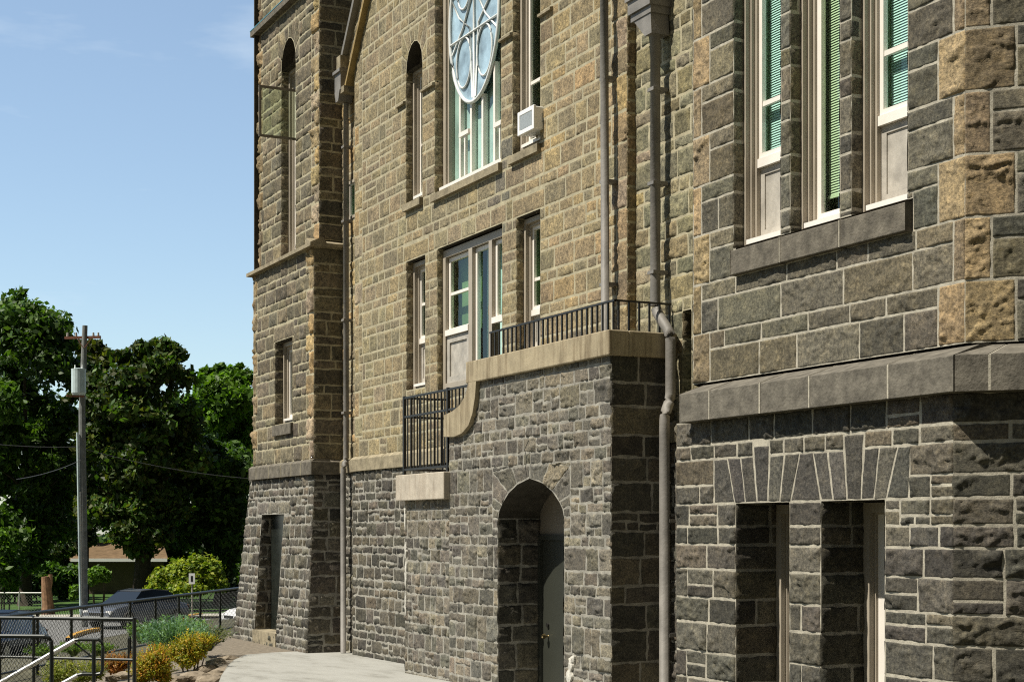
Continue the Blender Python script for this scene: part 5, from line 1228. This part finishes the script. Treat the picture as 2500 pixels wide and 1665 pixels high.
def car(px, d, rz, mat, label, zg=Zs+.03, s=1.0):
    x, y = far(px, d); T = empty('parked_car', (x, y, zg), label, 'car', 'cars parked along the street', math.radians(rz)); T.scale = (s, s, s)
    # body along +X, length 4.5
    secs = [(-2.25, .38, .66, .70), (-2.15, .26, .84, .80), (-1.5, .22, .95, .87), (-.6, .2, .98, .89), (.5, .2, .97, .89), (1.2, .22, .92, .88), (1.9, .26, .82, .82), (2.2, .34, .68, .72), (2.27, .40, .60, .64)]
    V = []; f = []; n = 8
    for (X, zb2, zt2, hw) in secs:
        m = (zb2+zt2)/2
        V += [(X, -hw*.9, zb2), (X, -hw, m-.1), (X, -hw*.98, m+.08), (X, -hw*.86, zt2), (X, hw*.86, zt2), (X, hw*.98, m+.08), (X, hw, m-.1), (X, hw*.9, zb2)]
    for i in range(len(secs)-1):
        for j in range(n): f.append((i*n+j, i*n+(j+1) % n, (i+1)*n+(j+1) % n, (i+1)*n+j))
    f += [tuple(range(n)), tuple(reversed(range((len(secs)-1)*n, len(secs)*n)))]
    o = make('body', V, f, mat, T, smooth=False); m_ = o.modifiers.new('b', 'BEVEL'); m_.width = .04; m_.segments = 2
    cab = [(-1.75, .93, .74), (-1.15, 1.36, .60), (-.2, 1.43, .60), (.45, 1.38, .60), (1.15, .92, .74)]
    V = []; f = []
    for (X, z, hw) in cab: V += [(X, -hw, z), (X, hw, z), (X, -.78, .92), (X, .78, .92)]
    for i in range(4): a = i*4; f += [(a, a+1, a+5, a+4), (a, a+4, a+6, a+2), (a+1, a+3, a+7, a+5)]
    make('glasshouse', V, f, M['carglass'], T)
    b = MB(); b.v = [(-1.15, -.60, 1.365), (-1.15, .60, 1.365), (-.2, .60, 1.436), (-.2, -.60, 1.436), (.45, .60, 1.386), (.45, -.60, 1.386)]; b.f = [(0, 1, 2, 3), (3, 2, 4, 5)]
    b.v += [(v[0], v[1], v[2]+.03) for v in b.v[:6]]; b.f += [(6, 7, 8, 9), (9, 8, 10, 11), (0, 6, 7, 1), (4, 10, 11, 5), (1, 7, 8, 2), (2, 8, 10, 4), (0, 6, 9, 3), (3, 9, 11, 5)]
    b.build('roof', mat, T)
    for X in (-1.35, 1.4):
        for sg in (-1, 1):
            q = MB(); q.tube([(X, sg*.70, .33), (X, sg*.90, .33)], .33, 20); wh = q.build('wheel', M['tyre'], T); q = MB(); q.tube([(X, sg*.895, .33), (X, sg*.915, .33)], .20, 14); q.build('rim', M['steel'], wh)
    for sg in (-1, 1):
        q = MB(); q.box(2.10, 2.24, sg*.58-.12, sg*.58+.12, .58, .70); q.build('headlight', M['white'], T)
        q = MB(); q.box(-2.27, -2.16, sg*.60-.12, sg*.60+.12, .66, .78); q.build('tail_light', M['redwood'], T)
    q = MB(); q.box(2.20, 2.31, -.66, .66, .38, .50); q.build('bumper', M['steel'], T); q = MB(); q.box(-2.31, -2.2, -.66, .66, .42, .52); q.build('bumper', M['steel'], T)
    q = MB(); q.box(2.2, 2.29, -.35, .35, .52, .62); q.build('grille', M['iron'], T)
    return T
car(335, 62.5, -145, M['carsilver'], 'silver blue car parked behind the long railing, right of the pole')
car(-12, 46, -120, M['carblue'], 'dark blue car cut off by the left edge')
car(690, 60, -168, M['carwhite'], 'white car whose nose shows left of the tower foot')

# ================================================================== ORIGIN OF THE CHURCH, CAMERA, LIGHT, SKY
church.location = CH_LOC
for o in church.children: o.location = Vector(o.location)-CH_LOC
cam = bpy.data.cameras.new('camera'); co = bpy.data.objects.new('camera', cam); COL.objects.link(co)
cam.sensor_width = 36; cam.lens = 36*F/2500; cam.clip_end = 5000; cam.clip_start = .1
cam.shift_y = (HOR-832.5)/2500
co.location = (0, 0, ZC); co.rotation_euler = (math.radians(90), 0, math.radians(-YAW)); SC.camera = co
SUN = Vector((-1, .11, 1.58)).normalized()
L = bpy.data.lights.new('sun', 'SUN'); L.energy = 5.0; L.angle = math.radians(.53); L.color = (1, .94, .82)
lo = bpy.data.objects.new('sun', L); COL.objects.link(lo); lo.rotation_euler = SUN.to_track_quat('Z', 'Y').to_euler()
wd = bpy.data.worlds.new('World'); SC.world = wd; wd.use_nodes = True; n = wd.node_tree.nodes; l = wd.node_tree.links
sk = n.new('ShaderNodeTexSky'); sk.sky_type = 'NISHITA'; sk.sun_disc = False; sk.sun_elevation = math.asin(SUN.z); sk.sun_rotation = math.atan2(SUN.x, SUN.y)
sk.air_density = 1.0; sk.dust_density = .6; sk.ozone_density = 1.5
tc = n.new('ShaderNodeTexCoord'); mp = n.new('ShaderNodeMapping'); mp.inputs['Scale'].default_value = (1.2, 1.2, 4.5); l.new(tc.outputs['Generated'], mp.inputs['Vector'])
nz = noise(n, 2.6, 6, .62, mp.outputs['Vector'], l); rp = ramp(n, l, nz.outputs['Fac'], [(.50, (0, 0, 0)), (.78, (.55, .55, .55))])
cl = mixc(n, l, 'MIX', rp.outputs['Color'], sk.outputs['Color'], (6.0, 6.3, 6.8))
# added gain by heading: sky lifted ahead, dimmed behind to darken the wall returns
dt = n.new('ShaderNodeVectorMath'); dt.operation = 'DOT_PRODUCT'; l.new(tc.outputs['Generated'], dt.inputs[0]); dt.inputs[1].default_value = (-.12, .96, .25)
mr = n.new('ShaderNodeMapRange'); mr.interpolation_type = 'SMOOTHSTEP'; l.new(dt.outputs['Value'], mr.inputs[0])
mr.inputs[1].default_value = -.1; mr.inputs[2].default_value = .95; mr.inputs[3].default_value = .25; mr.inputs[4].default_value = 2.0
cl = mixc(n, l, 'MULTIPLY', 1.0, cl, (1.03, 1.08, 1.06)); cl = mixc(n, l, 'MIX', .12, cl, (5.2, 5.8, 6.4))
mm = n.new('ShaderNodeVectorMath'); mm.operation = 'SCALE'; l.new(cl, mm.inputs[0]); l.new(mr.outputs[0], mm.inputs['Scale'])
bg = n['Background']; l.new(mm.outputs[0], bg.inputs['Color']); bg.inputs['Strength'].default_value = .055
vs_ = SC.view_settings; vs_.view_transform = 'Standard'; vs_.look = 'None'; vs_.exposure = 0.45; vs_.gamma = 1; vs_.use_curve_mapping = False

SC.cycles.filter_width = 1.15
SC.cycles.use_denoising = False
